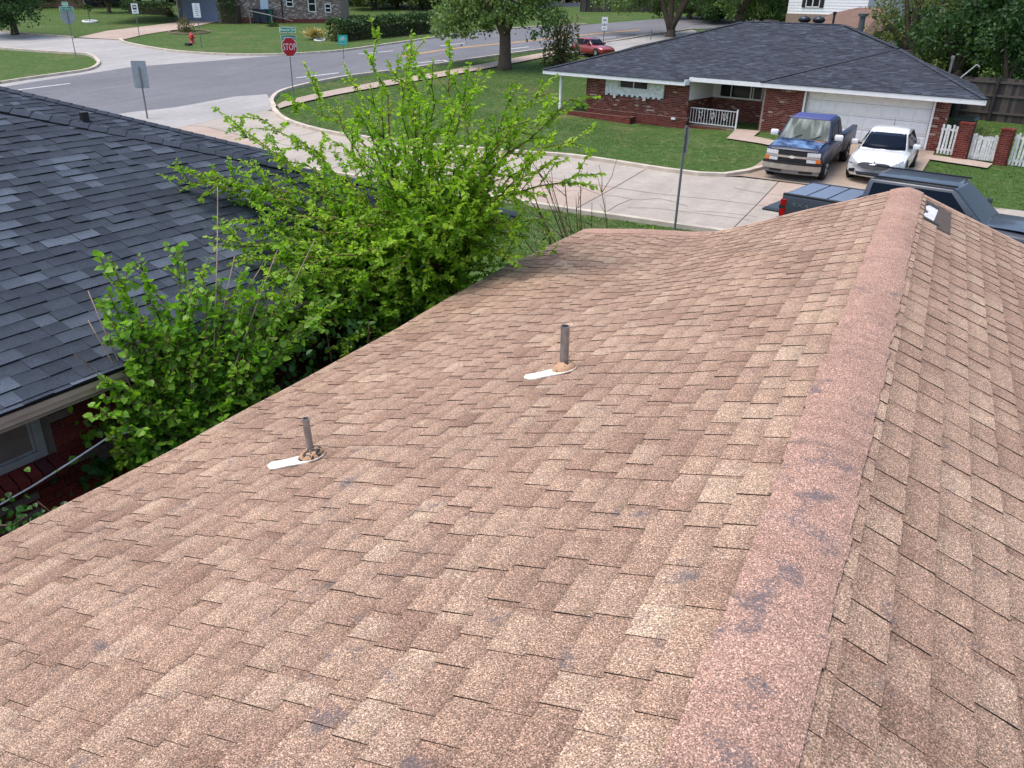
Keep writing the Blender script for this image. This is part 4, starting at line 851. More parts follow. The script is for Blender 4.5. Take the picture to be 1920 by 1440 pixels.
# ivy along the left wall
def ivy(label, pts, n, seed, size=.055):
    lf = Leafer(seed); wd = MB(); P = [np.asarray(p, float) for p in pts]; wd.tube(P, .006, 5); r = np.random.default_rng(seed)
    c = np.array([P[r.integers(len(P))] for _ in range(n)]); q = c + r.normal(0, 1, (n, 3)) * np.array([.06, .13, .08]); lf.P.append(q); lf.A.append(r.normal(0, .6, (n, 3)) + np.array([.3, 0, -.5])); lf.N.append(np.array([.7, -.3, .7]) + r.normal(0, .35, (n, 3))); lf.S.append(size * r.uniform(.6, 1.25, n)); lf.T.append(np.clip(.5 + r.normal(0, .2, n), 0, 1))
    plant('ivy', label, 'ivy', P[0], lf, wd, M['mulb'] if seed % 2 else M['under'], M['twig'], LEAFW, 40)
ivy('ivy clump at the bottom of the gap beside the tan eave', [aty(px, py, 2.3) for px, py in ((-30, 990), (0, 985), (25, 985), (48, 968))], 80, 52, .045); ivy('small ivy sprig between the wall and the tan eave', [aty(px, py, 2.7) for px, py in ((95, 960), (70, 940), (80, 950))], 16, 53, .045)
ivy('ivy hanging on the dark brick right of the window', [aty(px, py, 3.45) for px, py in ((150, 905), (180, 880), (190, 900), (160, 890))], 70, 52, .075); ivy('ivy spray across the wall under the mulberry', [aty(px, py, 3.7) for px, py in ((180, 855), (230, 865), (280, 860), (330, 850))], 110, 55, .07); ivy('ivy leaves climbing the wall just right of the window corner', [aty(px, py, 3.55) for px, py in ((165, 790), (185, 810), (210, 800), (205, 760))], 40, 57, .065)
# bare twiggy shrub by the far corner
bb = np.array(gp(975, 430)); bb = np.array([-4.6, 12.6, float(gz(-4.6, 12.6))]); wd = MB(); lf = Leafer(60); r = np.random.default_rng(61)
for a, b2, y in ((985, 300, 12), (1005, 310, 12.2), (1030, 330, 12.4), (1060, 340, 12.6), (1090, 320, 12.2), (1120, 330, 12.6), (960, 330, 11.8), (1080, 370, 12), (1110, 380, 12.3), (1015, 350, 12), (940, 380, 11.8), (1050, 395, 12)):
    e = aty(a, b2, y); p = bez(bb + r.normal(0, .1, 3) * [1, 1, 0], bb * .4 + e * .6 + r.normal(0, .15, 3), e, 10); wd.tube(list(p), list(np.linspace(.02, .004, 10)), 5); lf.twig(p, .05, .2, .6, .5)
    for k in range(4): i = r.integers(4, 9); q = p[i] + norm(p[i + 1] - p[i] + r.normal(0, .4, 3) * .2) * r.uniform(.3, .7) + r.normal(0, .12, 3); wd.tube([p[i], (p[i] + q) / 2 + r.normal(0, .02, 3), q], [.008, .005, .003], 4)
plant('twig_shrub', 'nearly bare twiggy shrub in front of the concrete side street', 'shrub', bb, lf, wd, M['elm'], M['twig'])
# white cable sagging from the shrub
b = MB(); P = smooth([(p[0], p[1]) for p in [(0, 0)]] * 2) if 0 else [aty(px, py, y) for px, py, y in ((-60, 972, 2.5), (0, 946, 2.7), (60, 912, 2.9), (130, 868, 3.15), (200, 822, 3.45), (245, 808, 3.6), (292, 796, 3.75))]
b.tube(P, .0075, 6); tag(b.build('cable', plain('white_cable', (.85, .84, .82), .5), None, smooth=True), 'white cable running past the dark brick wall into the shrub', 'cable')

# ------------------------------------------------------------------ trees further off
def crown_mesh(name, blobs, n, size, mat, parent, seed, base, tone=.5, flat=.0):
    r = np.random.default_rng(seed); P = []; A = []; T = []
    w = np.array([b[3] * b[4] * b[5] for b in blobs]) ** .75; w /= w.sum()
    for b, k in zip(blobs, (w * n).astype(int)):
        c = np.array(b[:3]); rad = np.array(b[3:6]); m = max(5, int(k / 55)); cc = norm(r.normal(0, 1, (m, 3))) * (r.random((m, 1)) ** .33); cc = cc * (1 + .12 * np.sin(cc[:, :1] * 9))
        q = np.repeat(cc, k // m + 1, 0)[:k] * rad + r.normal(0, 1, (k, 3)) * rad.mean() * .15 * np.array([1, 1, .7]); P.append(c + q); A.append(r.normal(0, 1, (k, 3)) + [0, 0, -.3]); T.append(np.clip(np.repeat(r.normal(tone, .18, m), k // m + 1)[:k] + r.normal(0, .12, k), 0, 1))
    P, A, T = np.concatenate(P), np.concatenate(A), np.concatenate(T); N = np.array([0, 0, .8]) + r.normal(0, .6, P.shape)
    o = leaves('crown', P + base, A, N, size * r.uniform(.55, 1.25, len(P)), mat, parent, T); return o
def tree(name, label, base, blobs, n, size, mat, trunk_r, limbs, seed=1, cat='tree', group=None, wmat='bark', flare=1.5, fork=None):
    base = np.asarray(base, float); t = thing(name, label, cat, base, 0, group); wd = MB(); r = np.random.default_rng(seed)
    fz = fork if fork else min(b[2] - b[5] for b in blobs) + .2
    for l in limbs:
        e = np.array(l); s = np.array([r.normal(0, .05), r.normal(0, .05), fz]); p = bez(s, (s + e) / 2 + np.array([0, 0, .12 * np.linalg.norm(e - s)]), e, 8); wd.tube(list(p), list(np.linspace(trunk_r * .62, trunk_r * .12, 8)), 7)
        for k in range(3):
            i = r.integers(3, 7); q = p[i] + norm(r.normal(0, 1, 3) + np.array([0, 0, .4])) * np.linalg.norm(e - s) * .35; wd.tube([p[i], (p[i] + q) / 2 + r.normal(0, .05, 3), q], [trunk_r * .25, trunk_r * .15, trunk_r * .05], 5)
    if fz > 0: wd.tube([(0, 0, -.2), (0, 0, .12 * fz), (.03, 0, .4 * fz), (0, 0, fz + .1)], [trunk_r * flare, trunk_r * 1.12, trunk_r * .92, trunk_r * .85], 10)
    wd.build('trunk', M[wmat], t, smooth=True); crown_mesh('crown', blobs, n, size, mat, t, seed, base); return t
ob = gp(946, 130)
tree('oak_tree', 'big oak with a thick dark trunk on the lawn by the main road', ob, [(0, 0, 4.6, 3.0, 2.8, 2.2), (-2.6, -.3, 3.3, 2.3, 2, 1.6), (2.0, .2, 3.5, 1.6, 1.7, 1.5), (-.6, -1.3, 2.9, 1.1, 1.2, 1.0), (-4.0, .6, 2.9, 1.6, 1.6, 1.3), (1.3, 1, 6.4, 2.5, 2.3, 2), (-2.6, 1.4, 5.4, 2.6, 2, 2)], 15000, .22, M['oak'], .40, [(-1.6, -.4, 4.2), (1.6, 0, 4.6), (.2, .3, 6), (-2.6, .8, 5.2), (1, 1, 6.6), (-.8, -1.2, 3.8)], 3, fork=2.0)
mb2 = gp(1052, 122); bush('crepe_myrtle', 'multi-stemmed reddish-topped shrub tree behind the far house corner', 'shrub', mb2, 1.25, 3.1, 2600, .17, M['redleaf'], 71, LEAFV, 12)
t2 = np.array([-21.2, 70.5, 0]); t2[2] = float(gz(*t2[:2]))
tree('elm_tree', 'tree with three splayed dark trunks behind the far roof, beside the road', t2, [(0, 1.5, 4.4, 4.8, 3, 1.8), (-4.4, 0, 3.3, 2.8, 2.4, 1.3), (4, 0, 3.6, 2.6, 2.4, 1.5), (-.5, 0, 6.4, 4.2, 4, 2.4), (-2, 1, 3.0, 2, 1.6, 1.0)], 12500, .26, M['oak'], .42, [(-2.2, 0, 5), (-.4, .2, 5.6), (2.2, .2, 5.4), (-3.5, .5, 6.5), (3.4, -.3, 6)], 5, fork=.5)
t3 = np.array([-16.5, 74, 0]); t3[2] = float(gz(*t3[:2])); tree('elm_tree', 'leaning double-trunked tree right of the three-trunked one', t3, [(0, .8, 4.6, 3.6, 3, 2.0), (3.2, 0, 3.4, 2.4, 2, 1.6), (6.5, 0, 3.2, 2.6, 2, 1.6)], 8500, .26, M['dark'], .36, [(-.8, 0, 5), (1.2, .2, 5.2), (2.5, .4, 5.8)], 6, fork=1.6)
def far_pt(px, dist):
    d = ray(px, 60); d = d / np.hypot(d[0], d[1]); p = CAM + d * dist; return np.array([p[0], p[1], float(gz(p[0], p[1]))])
rg = far_pt(1712, 50); tree('gnarled_tree', 'half-bare gnarled tree with twisting limbs behind the garage roof', rg, [(0, 0, 4.2, 2.3, 1.8, 1.5), (-1.8, 0, 3.2, 1.4, 1, 1.2), (1.4, .2, 2.8, 1.2, .9, 1.0), (-1.4, 0, 2.2, 1.2, 1, .7), (-.6, 0, 6.4, 2, 2, 1.4)], 3600, .16, M['olive'], .34, [(-1.7, 0, 3.4), (.1, 0, 6.6), (1.3, 0, 4.6), (.2, .3, 6), (-1, .2, 5.4), (.9, -.2, 3.2)], 7, fork=1.9)
rd = far_pt(1812, 46); tree('oak_tree', 'dark green leafy tree in front of the board fence', rd, [(0, 0, 3.6, 2.6, 2.2, 1.5), (1.8, -.4, 2.9, 1.9, 1.8, 1.2), (-1.3, 0, 3.2, 1.2, 1.4, 1.0), (.8, 0, 5.4, 2.6, 2.4, 1.4)], 9000, .19, M['dark'], .24, [(-1, 0, 3.4), (1.2, 0, 3.6), (.3, .2, 4.8)], 8, fork=1.5)
re_ = far_pt(1915, 44); tree('oak_tree', 'dark tree at the right-hand end of the board fence', re_, [(0, 0, 3.7, 1.9, 1.9, 1.6), (.4, 0, 2.4, 1.3, 1.3, .9), (0, 0, 5.6, 2, 2, 1.5)], 5200, .19, M['dark'], .22, [(-.6, 0, 3.4), (.8, 0, 3.4)], 9, fork=1.3)
cc_ = aty(8, -22, 45.0); tlp = np.array([cc_[0] - 1.5, 46.0, float(gz(cc_[0] - 1.5, 46.0))]); ch_ = cc_[2] - tlp[2]
tree('oak_tree', 'round-headed tree hanging over the top-left lawn', tlp, [(1.5, -1, ch_, 3.6, 3.2, 2.4), (3.2, -1.4, ch_ - .9, 2.0, 1.8, 1.4), (-1, -1, ch_ - .6, 3, 2.4, 2), (1.2, -2, ch_ - 1.5, 2.2, 1.8, 1.3)], 11000, .22, M['dark'], .3, [(-1.2, 0, ch_ - 1), (2.2, -1, ch_ - .5), (.5, -.5, ch_)], 10, fork=max(.6, ch_ - 2.4))
jb = gp(205, 24); tree('juniper_tree', 'dark spreading low tree by the tan house, top left', jb, [(0, 0, 2.2, 2.6, 2.4, 1.1), (-1.6, 0, 1.7, 1.4, 1.3, .8), (1.3, 0, 2.6, 1.5, 1.4, 1.0)], 3500, .22, plain('dusk_leaf', lin(52, 58, 56), .8), .22, [(-.9, 0, 2), (.9, 0, 2.1), (0, .2, 2.6)], 14, fork=.5)
# belt of trees behind everything: individuals, every other one a mirrored copy
protos = []
kinds = [('dark', 'dark evergreen-looking tree in the belt of trees beyond the road'), ('oak', 'mid-green tree in the belt of trees beyond the road'), ('olive', 'yellowish-green tree in the belt of trees beyond the road')]
for i, (mk, lb) in enumerate(kinds):
    protos.append(tree('background_tree', lb, (0, 0, 0), [(0, 0, 3.8, 4.2, 4, 2.8), (-2.4, .5, 2.2, 2.6, 2.5, 1.9), (2.2, -.4, 2.5, 2.6, 2.5, 1.9), (.4, 0, 6.6, 3.2, 3, 2.4), (0, -1.5, 1.5, 2.4, 1.6, 1.2)], 7500, .38, M[mk], .3, [(-1.6, 0, 3.4), (1.6, 0, 3.6), (.1, .2, 5.4)], 80 + i, group='trees beyond the road', fork=.8))
used = [0, 0, 0]
def copy_thing(o, loc, rz, sc, label=None):
    c = o.copy(); COL.objects.link(c); c.location = loc; c.rotation_euler = (0, 0, rz); c.scale = (sc, sc, sc)
    if label: c['label'] = label
    for ch in o.children: d = ch.copy(); COL.objects.link(d); d.parent = c
    return c
belt = [(-60, 122, 130), (-10, 130, 130), (60, 124, 130), (130, 128, 130), (200, 120, 120), (270, 126, 130), (330, 124, 130), (390, 126, 130), (460, 122, 125), (520, 124, 130), (580, 120, 125), (640, 118, 112), (668, 112, 100), (705, 104, 92), (745, 108, 96), (790, 104, 100), (830, 112, 102), (865, 104, 106), (905, 116, 112), (940, 128, 108), (985, 122, 118), (1030, 134, 114), (1060, 124, 110), (1100, 140, 118), (1140, 128, 116), (1180, 145, 112), (1225, 130, 120), (1265, 142, 116), (1310, 126, 122), (1350, 118, 110), (1395, 105, 112), (1290, 92, 84), (1740, 60, 66), (1785, 56, 60), (1850, 55, 58), (1915, 54, 60), (1335, 88, 84), (1425, 84, 86), (1440, 112, 106), (1470, 92, 102), (1640, 98, 108), (1690, 80, 104), (1740, 84, 100), (1790, 74, 96), (1840, 66, 92), (1890, 72, 92), (1945, 66, 88), (2000, 70, 90), (620, 132, 120), (1500, 120, 120), (1560, 128, 120), (1600, 110, 112), (1000, 112, 90), (1110, 118, 92), (1370, 96, 90)]
r = random.Random(12)
for i, (px, dist, sc) in enumerate(belt):
    k = (i * 7 + i // 3) % 3; p = far_pt(px, dist); o = protos[k]; s = sc / 100 * r.uniform(.85, 1.15)
    zn = next(z for e, z in ((180, 'behind the tan house, top left'), (640, 'rising behind the grey brick house'), (830, 'over the long rounded hedge'), (1005, 'behind the big oak by the road'), (1100, 'near the low grey building down the road'), (1300, 'behind the three-trunked tree'), (1460, 'behind the ridge of the far charcoal roof'), (1625, 'behind the white clapboard house'), (1760, 'behind the gnarled tree'), (9999, 'beyond the tall board fence at the right')) if px < e)
    lab = ('dark green tree ', 'mid-green tree ', 'yellowish-green tree ')[k] + zn
    if used[k] == 0: o['label'] = lab; o.location = p; o.scale = (s, s, s); o.rotation_euler = (0, 0, r.uniform(0, 6)); used[k] = 1
    else: copy_thing(o, p, r.uniform(0, 6), s, lab)
# hedges
def hedge(label, A, B, w, h, mat, n, size, seed, name='hedge', cat='hedge', lump=.0):
    r = np.random.default_rng(seed); A, B = np.asarray(A, float), np.asarray(B, float); t = thing(name, label, cat, A); d = (B - A)[:2]; L = np.linalg.norm(d); d /= L; s = np.array([-d[1], d[0]])
    l = r.random(n) * L; a = r.uniform(-1, 1, n); z = r.random(n) ** .6; side = r.random(n) < .6; a = np.where(side, np.sign(a) * r.uniform(.8, 1, n), a); z = np.where(side, z, r.uniform(.85, 1, n))
    hh = h * (1 + lump * np.sin(l * 2.4) * .5 + lump * .3 * np.sin(l * 5.1)); xy = A[:2] + l[:, None] * d + (a * w / 2 * (1 + lump * np.sin(l * 3)))[:, None] * s
    P = np.stack([xy[:, 0], xy[:, 1], gz(xy[:, 0], xy[:, 1]) + z * hh], -1) + r.normal(0, .05, (n, 3)); o = leaves('leaves', P, r.normal(0, 1, (n, 3)), np.array([0, 0, .6]) + r.normal(0, .7, (n, 3)), size * r.uniform(.6, 1.2, n), mat, t, np.clip(r.normal(.5, .2, n), 0, 1))
    b = MB(); c = np.array([A[:2], B[:2]]); q = [(p + s * k * w * .24 - A[:2]) for p, k in ((A[:2] * .92 + B[:2] * .08, -1), (B[:2] * .92 + A[:2] * .08, -1), (B[:2] * .92 + A[:2] * .08, 1), (A[:2] * .92 + B[:2] * .08, 1))]
    zz = [float(gz(*(k + A[:2]))) - A[2] for k in q]; b.hexa([(k[0], k[1], z_ - .1) for k, z_ in zip(q, zz)], [(k[0], k[1], z_ + h * .6) for k, z_ in zip(q, zz)]); b.build('stems', M['bark'], t); return t
g3 = lambda px, py: np.array(gp(px, py))
hedge('long rounded hedge along the far side of the main road', g3(625, 78), g3(815, 60), 1.6, 1.5, M['hedge'], 6500, .2, 91, lump=.18)
hedge('clipped low hedge in front of the grey brick house, left of the blue garage', g3(238, 25), g3(326, 29), 1.0, 1.2, M['hedge'], 2600, .16, 92)
hedge('tall rounded clipped shrub right of the blue garage door', g3(420, 43), g3(453, 44), 1.7, 2.6, M['hedge'], 3000, .16, 93, 'shrub', 'shrub', .1)
def small_bush(px, py, label, rad, h, n, mat, seed, size=.14): return bush('shrub', label, 'shrub', gp(px, py), rad, h, n, size, mat, seed, LEAFV, 6)
small_bush(349, 60, 'dark reddish shrub in the oval edged bed near the hydrant', .75, 1.25, 700, M['redleaf'], 95); small_bush(322, 32, 'small round shrub at the end of the clipped hedge', .45, .65, 300, M['hedge'], 96)
small_bush(512, 50, 'little strappy shrub by the chain-link gate post', .55, .45, 260, M['hedge'], 97); small_bush(636, 77, 'brownish round shrub at the near end of the long hedge', .85, 1.15, 700, M['redleaf'], 98, .16); small_bush(240, 18, 'round shrub beside the clipped hedge and the juniper', .8, 1.5, 700, M['hedge'], 94)
sb = gp(590, 74); lf = Leafer(99); wd = MB(); r = np.random.default_rng(99)
for k in range(110):
    e = sb + np.array([r.normal(0, .45), r.normal(0, .45), r.uniform(.2, .75)]); p = bez(sb, (sb + e) / 2 + [0, 0, .25], e, 4); lf.P.append(p[1:3]); lf.A.append(np.diff(p, axis=0)[1:]); lf.N.append(r.normal(0, 1, (2, 3))); lf.S.append(np.array([.6, .5])); lf.T.append(r.random(2))
wd.tube([sb, sb + [0, 0, .2]], .1, 6); plant('ornamental_grass', 'straw-coloured clump of dead ornamental grass on the far lawn', 'plant', sb, lf, wd, M['straw'], M['twig'], LEAFV * np.array([.25, 1, 1]))
# grass blades
def scatter_grass(regions, name):
    Vs = []; T = []
    for poly, dens, hgt in regions:
        q = np.asarray(poly, float)[:, :2]; lo, hi = q.min(0), q.max(0); n = int((hi - lo).prod() * dens); P = rng.uniform(lo, hi, (n, 2)); m = inpoly(P, q)
        for pv in PAVED: m &= ~inpoly(P, pv)
        L = (P - HOUSE_O[:2]); s = L @ U[:2]; nn = L @ NR[:2]; m &= ~((s > -.7) & (s < 16.7) & (nn < .9) & (nn > -10) & ~((s > 10) & (nn > .42) & (s < 12.4)))
        P = P[m]; n = len(P); z = gz(P[:, 0], P[:, 1]); a = rng.uniform(0, 6.28, n); h = hgt * rng.uniform(.5, 1.3, n); w = hgt * .35; ln = rng.normal(0, .5, (n, 2)) * h[:, None]
        A = np.stack([P[:, 0] - w * np.cos(a), P[:, 1] - w * np.sin(a), z - .005], -1); B = np.stack([P[:, 0] + w * np.cos(a), P[:, 1] + w * np.sin(a), z - .005], -1); Cc = np.stack([P[:, 0] + ln[:, 0], P[:, 1] + ln[:, 1], z + h], -1); Vs.append(np.stack([A, B, Cc], 1).reshape(-1, 3)); T.append(rng.random(n))
    V = np.concatenate(Vs); F = np.arange(len(V)).reshape(-1, 3); tag(np_mesh(name, V, F, M['grass'], None, np.concatenate(T)), kind='stuff')
nr_ = [tuple(p) for p in nearR[3:]]; lawnA = [tuple(p) for p in sideN[1:]] + [(-5.9, 27.2), (-5.3, 30.5), (-6.5, 34.5), (-16, 37), (-17, 52), (-22, 58)] + [tuple(p) for p in wS[::-1]]
scatter_grass([(lawnA, 170, .032), ([(-12, 15), (6, 15), (6, 20.2), (-8, 20.5), (-12, 20.7)], 260, .04), ([(.5, 27.2), (9, 26.5), (9, 33), (3, 34), (.3, 34.3), (.0, 31), (-.2, 29)], 220, .035), ([(1.6, 35.2), (9, 34.2), (9, 41), (1.6, 42)], 60, .06), ([tuple(p) for p in nearR[2:]] + [tuple(p) for p in wN[::-1]], 120, .032)], 'grass')
# ------------------------------------------------------------------ vehicles (local +x = nose, +y = left, z up)
def ring(sec):
    x, bow, pr = sec; hw = max(p[0] for p in pr); f = lambda y: x - bow * (y / hw) ** 2
    return [(f(y), y, z) for y, z in pr] + [(f(y), -y, z) for y, z in pr[::-1] if y > 1e-6]
def loft(secs, caps=True):
    b = MB(); n = len(ring(secs[0])); vs = []
    for s in secs: vs += ring(s)
    fs = [(i * n + k, (i + 1) * n + k, (i + 1) * n + k + 1, i * n + k + 1) for i in range(len(secs) - 1) for k in range(n - 1)]
    if caps: fs += [tuple(range(n)), tuple(range((len(secs) - 1) * n, len(secs) * n))[::-1]]
    fs += [(i * n, i * n + n - 1, (i + 1) * n + n - 1, (i + 1) * n) for i in range(len(secs) - 1)]
    return b.add(vs, fs)
def fin(o, bev=.015, sub=0):
    bm = bmesh.new(); bm.from_mesh(o.data); bmesh.ops.recalc_face_normals(bm, faces=bm.faces[:]); bm.to_mesh(o.data); bm.free()
    if sub: m = o.modifiers.new('sub', 'SUBSURF'); m.levels = m.render_levels = sub
    elif bev: m = o.modifiers.new('bev', 'BEVEL'); m.width = bev; m.segments = 2; m.limit_method = 'ANGLE'; m.angle_limit = R(25)
    o.data.polygons.foreach_set('use_smooth', [True] * len(o.data.polygons))
    if not sub: o.modifiers.new('es', 'EDGE_SPLIT').split_angle = R(38)
    return o
def bil(q, u, v):
    a, b, c, d = [np.asarray(p, float) for p in q]; return (a * (1 - u) + b * u) * (1 - v) + (d * (1 - u) + c * u) * v
def panel(q, u0, u1, v0, v1, off=.008, th=.006, b=None, n=4):
    b = b or MB(); a_, b_, c_, d_ = [np.asarray(p, float) for p in q]; N = np.cross(b_ - a_, d_ - a_); N /= np.linalg.norm(N)
    P = [bil(q, *t) + N * (off - th) for t in ((u0, v0), (u1, v0), (u1, v1), (u0, v1))]; return b.hexa(P, [p + N * th for p in P])
def patch(fx, y0, y1, zlo, zhi, off, n=8, b=None):
    b = b or MB(); Y = np.linspace(y0, y1, n + 1)
    for i in range(n):
        c = [(Y[i], zlo(Y[i])), (Y[i + 1], zlo(Y[i + 1])), (Y[i + 1], zhi(Y[i + 1])), (Y[i], zhi(Y[i]))]
        b.hexa([(fx(y, z) - .03, y, z) for y, z in c], [(fx(y, z) + off, y, z) for y, z in c])
    return b
def wheel(t, x, y, r, w=.2):
    s = 1 if y > 0 else -1; b = MB(); b.lathe([(r * .6, -w / 2), (r * .92, -w / 2), (r, -w * .35), (r, w * .35), (r * .92, w / 2), (r * .6, w / 2)], 22, (x, y, r), 'y'); W_ = b.build('wheel', M['tyre'], t, smooth=True)
    b = MB(); yo = y + s * w * .42; b.lathe([(r * .62, yo - s * .02), (r * .6, yo), (r * .5, yo - s * .03), (r * .2, yo - s * .012), (.001, yo)], 18, (x, 0, r), 'y')
    for k in range(5):
        a = k * 2 * math.pi / 5; b.tube([(x + .1 * r * math.cos(a), yo, r + .1 * r * math.sin(a)), (x + .57 * r * math.cos(a), yo, r + .57 * r * math.sin(a))], .035 * r / .35, 5)
    b.build('rim', M['rim'], W_, smooth=True)
def arch(t, x, y, r, mat):
    s = 1 if y > 0 else -1; b = MB(); n = 14; vs = []
    for k in range(n + 1):
        a = math.pi * k / n - 0; vs += [(x + r * math.cos(a), y + s * .004, .34 + r * math.sin(a))]
    vs.append((x, y + s * .004, .34)); b.add(vs + [(v[0], v[1] - s * .05, v[2]) for v in vs], [tuple(range(n + 2))[::s], tuple(range(n + 2, 2 * n + 4))[::-s]] + [(k, k + 1, n + 3 + k, n + 2 + k) for k in range(n)]); b.build('wheel_arch', mat, t)
def pickup(name, label, loc, rot, body_m, roof_m, hood_m, crew, dims, glassm):
    t = thing(name, label, 'pickup truck', loc, rot); L, Wd, H = dims; xf = L / 2; xr = -L / 2; hw = Wd / 2; zs = .62 * H; xc = xf - L * .235; xb = xc - L * (.46 if crew else .345)
    pr = lambda z0, zt, k=1.0: [(0, z0), (hw * .90 * k, z0), (hw * k, z0 + .18), (hw * k, zt - .25), (hw * .965 * k, zt - .06), (hw * .84 * k, zt), (0, zt + .025)]
    o = loft([(xf - .04, .13, pr(.46, zs - .13, .95)), (xf - .16, .12, pr(.44, zs - .06, .985)), (xf - .55, .03, pr(.44, zs - .02)), (xc, 0, pr(.42, zs + .02)), (xb, 0, pr(.42, zs + .02))]).build('body', body_m, t); fin(o, .02)
    # hood skin
    b = MB(); n = 8; Y = np.linspace(-hw * .82, hw * .82, n + 1); X = np.linspace(xc + .02, xf - .2, 6)
    hz = lambda x, y: zs + .03 + .03 * (1 - (y / hw) ** 2) + (0 if x < xf - .55 else -.12 * ((x - xf + .55) / .4) ** 2)
    vs = [(x - .11 * (y / hw) ** 2 * ((x - xc) / (xf - xc)), y, hz(x, y)) for x in X for y in Y]; b.add(vs, [(i * 9 + k, (i + 1) * 9 + k, (i + 1) * 9 + k + 1, i * 9 + k + 1) for i in range(5) for k in range(8)]); fin(b.build('hood', hood_m, t), 0)
    # cab
    zt = H; wx = xc - (.60 if not crew else .75); bt = [(xc + .03, hw * .93, zs), (xb, hw * .95, zs), (xb, -hw * .95, zs), (xc + .03, -hw * .93, zs)]; tp_ = [(wx, hw * .74, zt - .03), (xb + .12, hw * .76, zt - .03), (xb + .12, -hw * .76, zt - .03), (wx, -hw * .74, zt - .03)]
    b = MB(); b.hexa(bt, tp_); fin(b.build('cab', body_m, t), .05)
    b = MB(); rt = [(wx + .02, -hw * .70, zt - .03), (wx + .02, hw * .70, zt - .03), (xb + .15, hw * .72, zt - .03), (xb + .15, -hw * .72, zt - .03)]; b.hexa([(p[0], p[1], p[2] - .05) for p in rt], [(p[0] * 1 + (-.06 if i < 2 else .06), p[1] * .93, p[2] + .045) for i, p in enumerate(rt)]); fin(b.build('roof', roof_m, t), .03)
    ws = [bt[3], bt[0], tp_[0], tp_[3]]; b = panel(ws, .05, .95, .08, .95); b.build('windshield', glassm, t)
    ls = [bt[1], bt[0], tp_[0], tp_[1]]; rs = [bt[3], bt[2], tp_[2], tp_[3]]; rw = [bt[2], bt[1], tp_[1], tp_[2]]
    sp = [(.06, .47), (.53, .93)] if crew else [(.06, .36), (.44, .92)]
    for u0, u1 in sp:
        q = [bt[0], bt[1], tp_[1], tp_[0]]; q = [bt[1], bt[0], tp_[0], tp_[1]]
        b = panel(q, u0, u1, .1, .88, -.0); b.v = [(x, y + .008, z) for x, y, z in b.v]; b.build('side_window', M['carglass'], t)
        q = [bt[2], bt[3], tp_[3], tp_[2]]; b = panel(q, u0, u1, .1, .88, -.0); b.v = [(x, y - .008, z) for x, y, z in b.v]; b.build('side_window', M['carglass'], t)
    b = panel(rw, .1, .9, .15, .85); b.v = [(x - .012, y, z) for x, y, z in b.v]; b.build('rear_window', M['carglass'], t)
    # bed
    zb = zs + .05; b = MB(); x0 = xb - .04
    for s in (-1, 1): ya, yb_ = sorted((s * hw * .80, s * hw)); b.box(xr + .02, x0, ya, yb_, .5, zb)
    b.box(x0 - .07, x0, -hw * .8, hw * .8, .5, zb); b.box(xr + .02, x0, -hw * .8, hw * .8, .46, .6); fin(b.build('bed', body_m, t), .02)
    b = MB(); b.box(xr + .03, x0 - .08, -hw * .795, hw * .795, .6, .62); b.build('bed_liner', M['black'], t)
    for x in (xf - L * .165, xr + L * .21):
        for s in (-1, 1): arch(t, x, s * hw * 1.0, .43 * dims[1] / 1.95, M['black']); wheel(t, x, s * (hw - .085), .36 * dims[1] / 1.95, .22)
    dl = [xb + .02, xc - .12] + ([xb + L * .215] if crew else [])
    for s in (-1, 1):
        for x in dl: b = MB(); b.box(x - .006, x + .006, *sorted((s * hw * .99, s * (hw + .004))), .5, zs - .2); b.build('door_seam', M['black'], t)
        for x in dl[1:]: b = MB(); b.box(x - .95 if x == dl[1] else x - .75, x - .78 if x == dl[1] else x - .58, *sorted((s * hw * .99, s * (hw + .02))), zs - .2, zs - .16); b.build('door_handle', M['black'] if crew else M['chrome'], t, bevel=.008)
    b = MB(); b.box(xr + .3, xf - .3, -hw * .75, hw * .75, .25, .46); b.build('chassis', M['black'], t)
    return t, dict(L=L, hw=hw, H=H, zs=zs, xf=xf, xr=xr, xc=xc, xb=xb, zb=zb, bt=bt, tp=tp_, wx=wx)
def mirrors(t, x, y, z, mat, s=1.0):
    for k in (-1, 1):
        b = MB(); b.box(x - .05 * s, x + .06 * s, *sorted((k * y, k * (y + .26 * s))), z, z + .19 * s); o = b.build('mirror', mat, t); fin(o, .04 * s)
        b = MB(); b.box(x - .02, x + .03, *sorted((k * (y - .12), k * (y + .06))), z + .02, z + .07); b.build('mirror_arm', M['black'], o)
fl = lambda *a: FW((a[0], a[1], 0))
# blue pickup
q = NT('sun_faded_blue_bonnet'); n1 = q.noise(1.6, 5, .65, co=q.obj(), dist=.6); n2 = q.noise(5, 4, .6, co=q.obj()); c = q.mix(q.ramp(n1, [(.42, 0.0), (.66, 1.0)]), lin(22, 40, 78), lin(116, 148, 186))
tc = q.obj(); vm = q.n('ShaderNodeVectorMath', operation='DISTANCE'); q.l(tc, vm.inputs[0]); vm.inputs[1].default_value = (1.42, .52, 1.16)
ad = q.n('ShaderNodeMath', operation='MULTIPLY_ADD'); q.l(n2, ad.inputs[0]); ad.inputs[1].default_value = -.35; q.l(vm.outputs['Value'], ad.inputs[2])
c = q.mix(q.ramp(ad.outputs[0], [(.02, 1.0), (.07, 0.0)]), c, lin(146, 104, 80)); M['bluehood'] = q.out(c, .5, spec=.2)
M['blue'] = paint('dark_blue_paint', lin(20, 31, 58), .4, .15); M['blueroof'] = paint('chalky_blue_roof', lin(58, 66, 124), .65, .1)
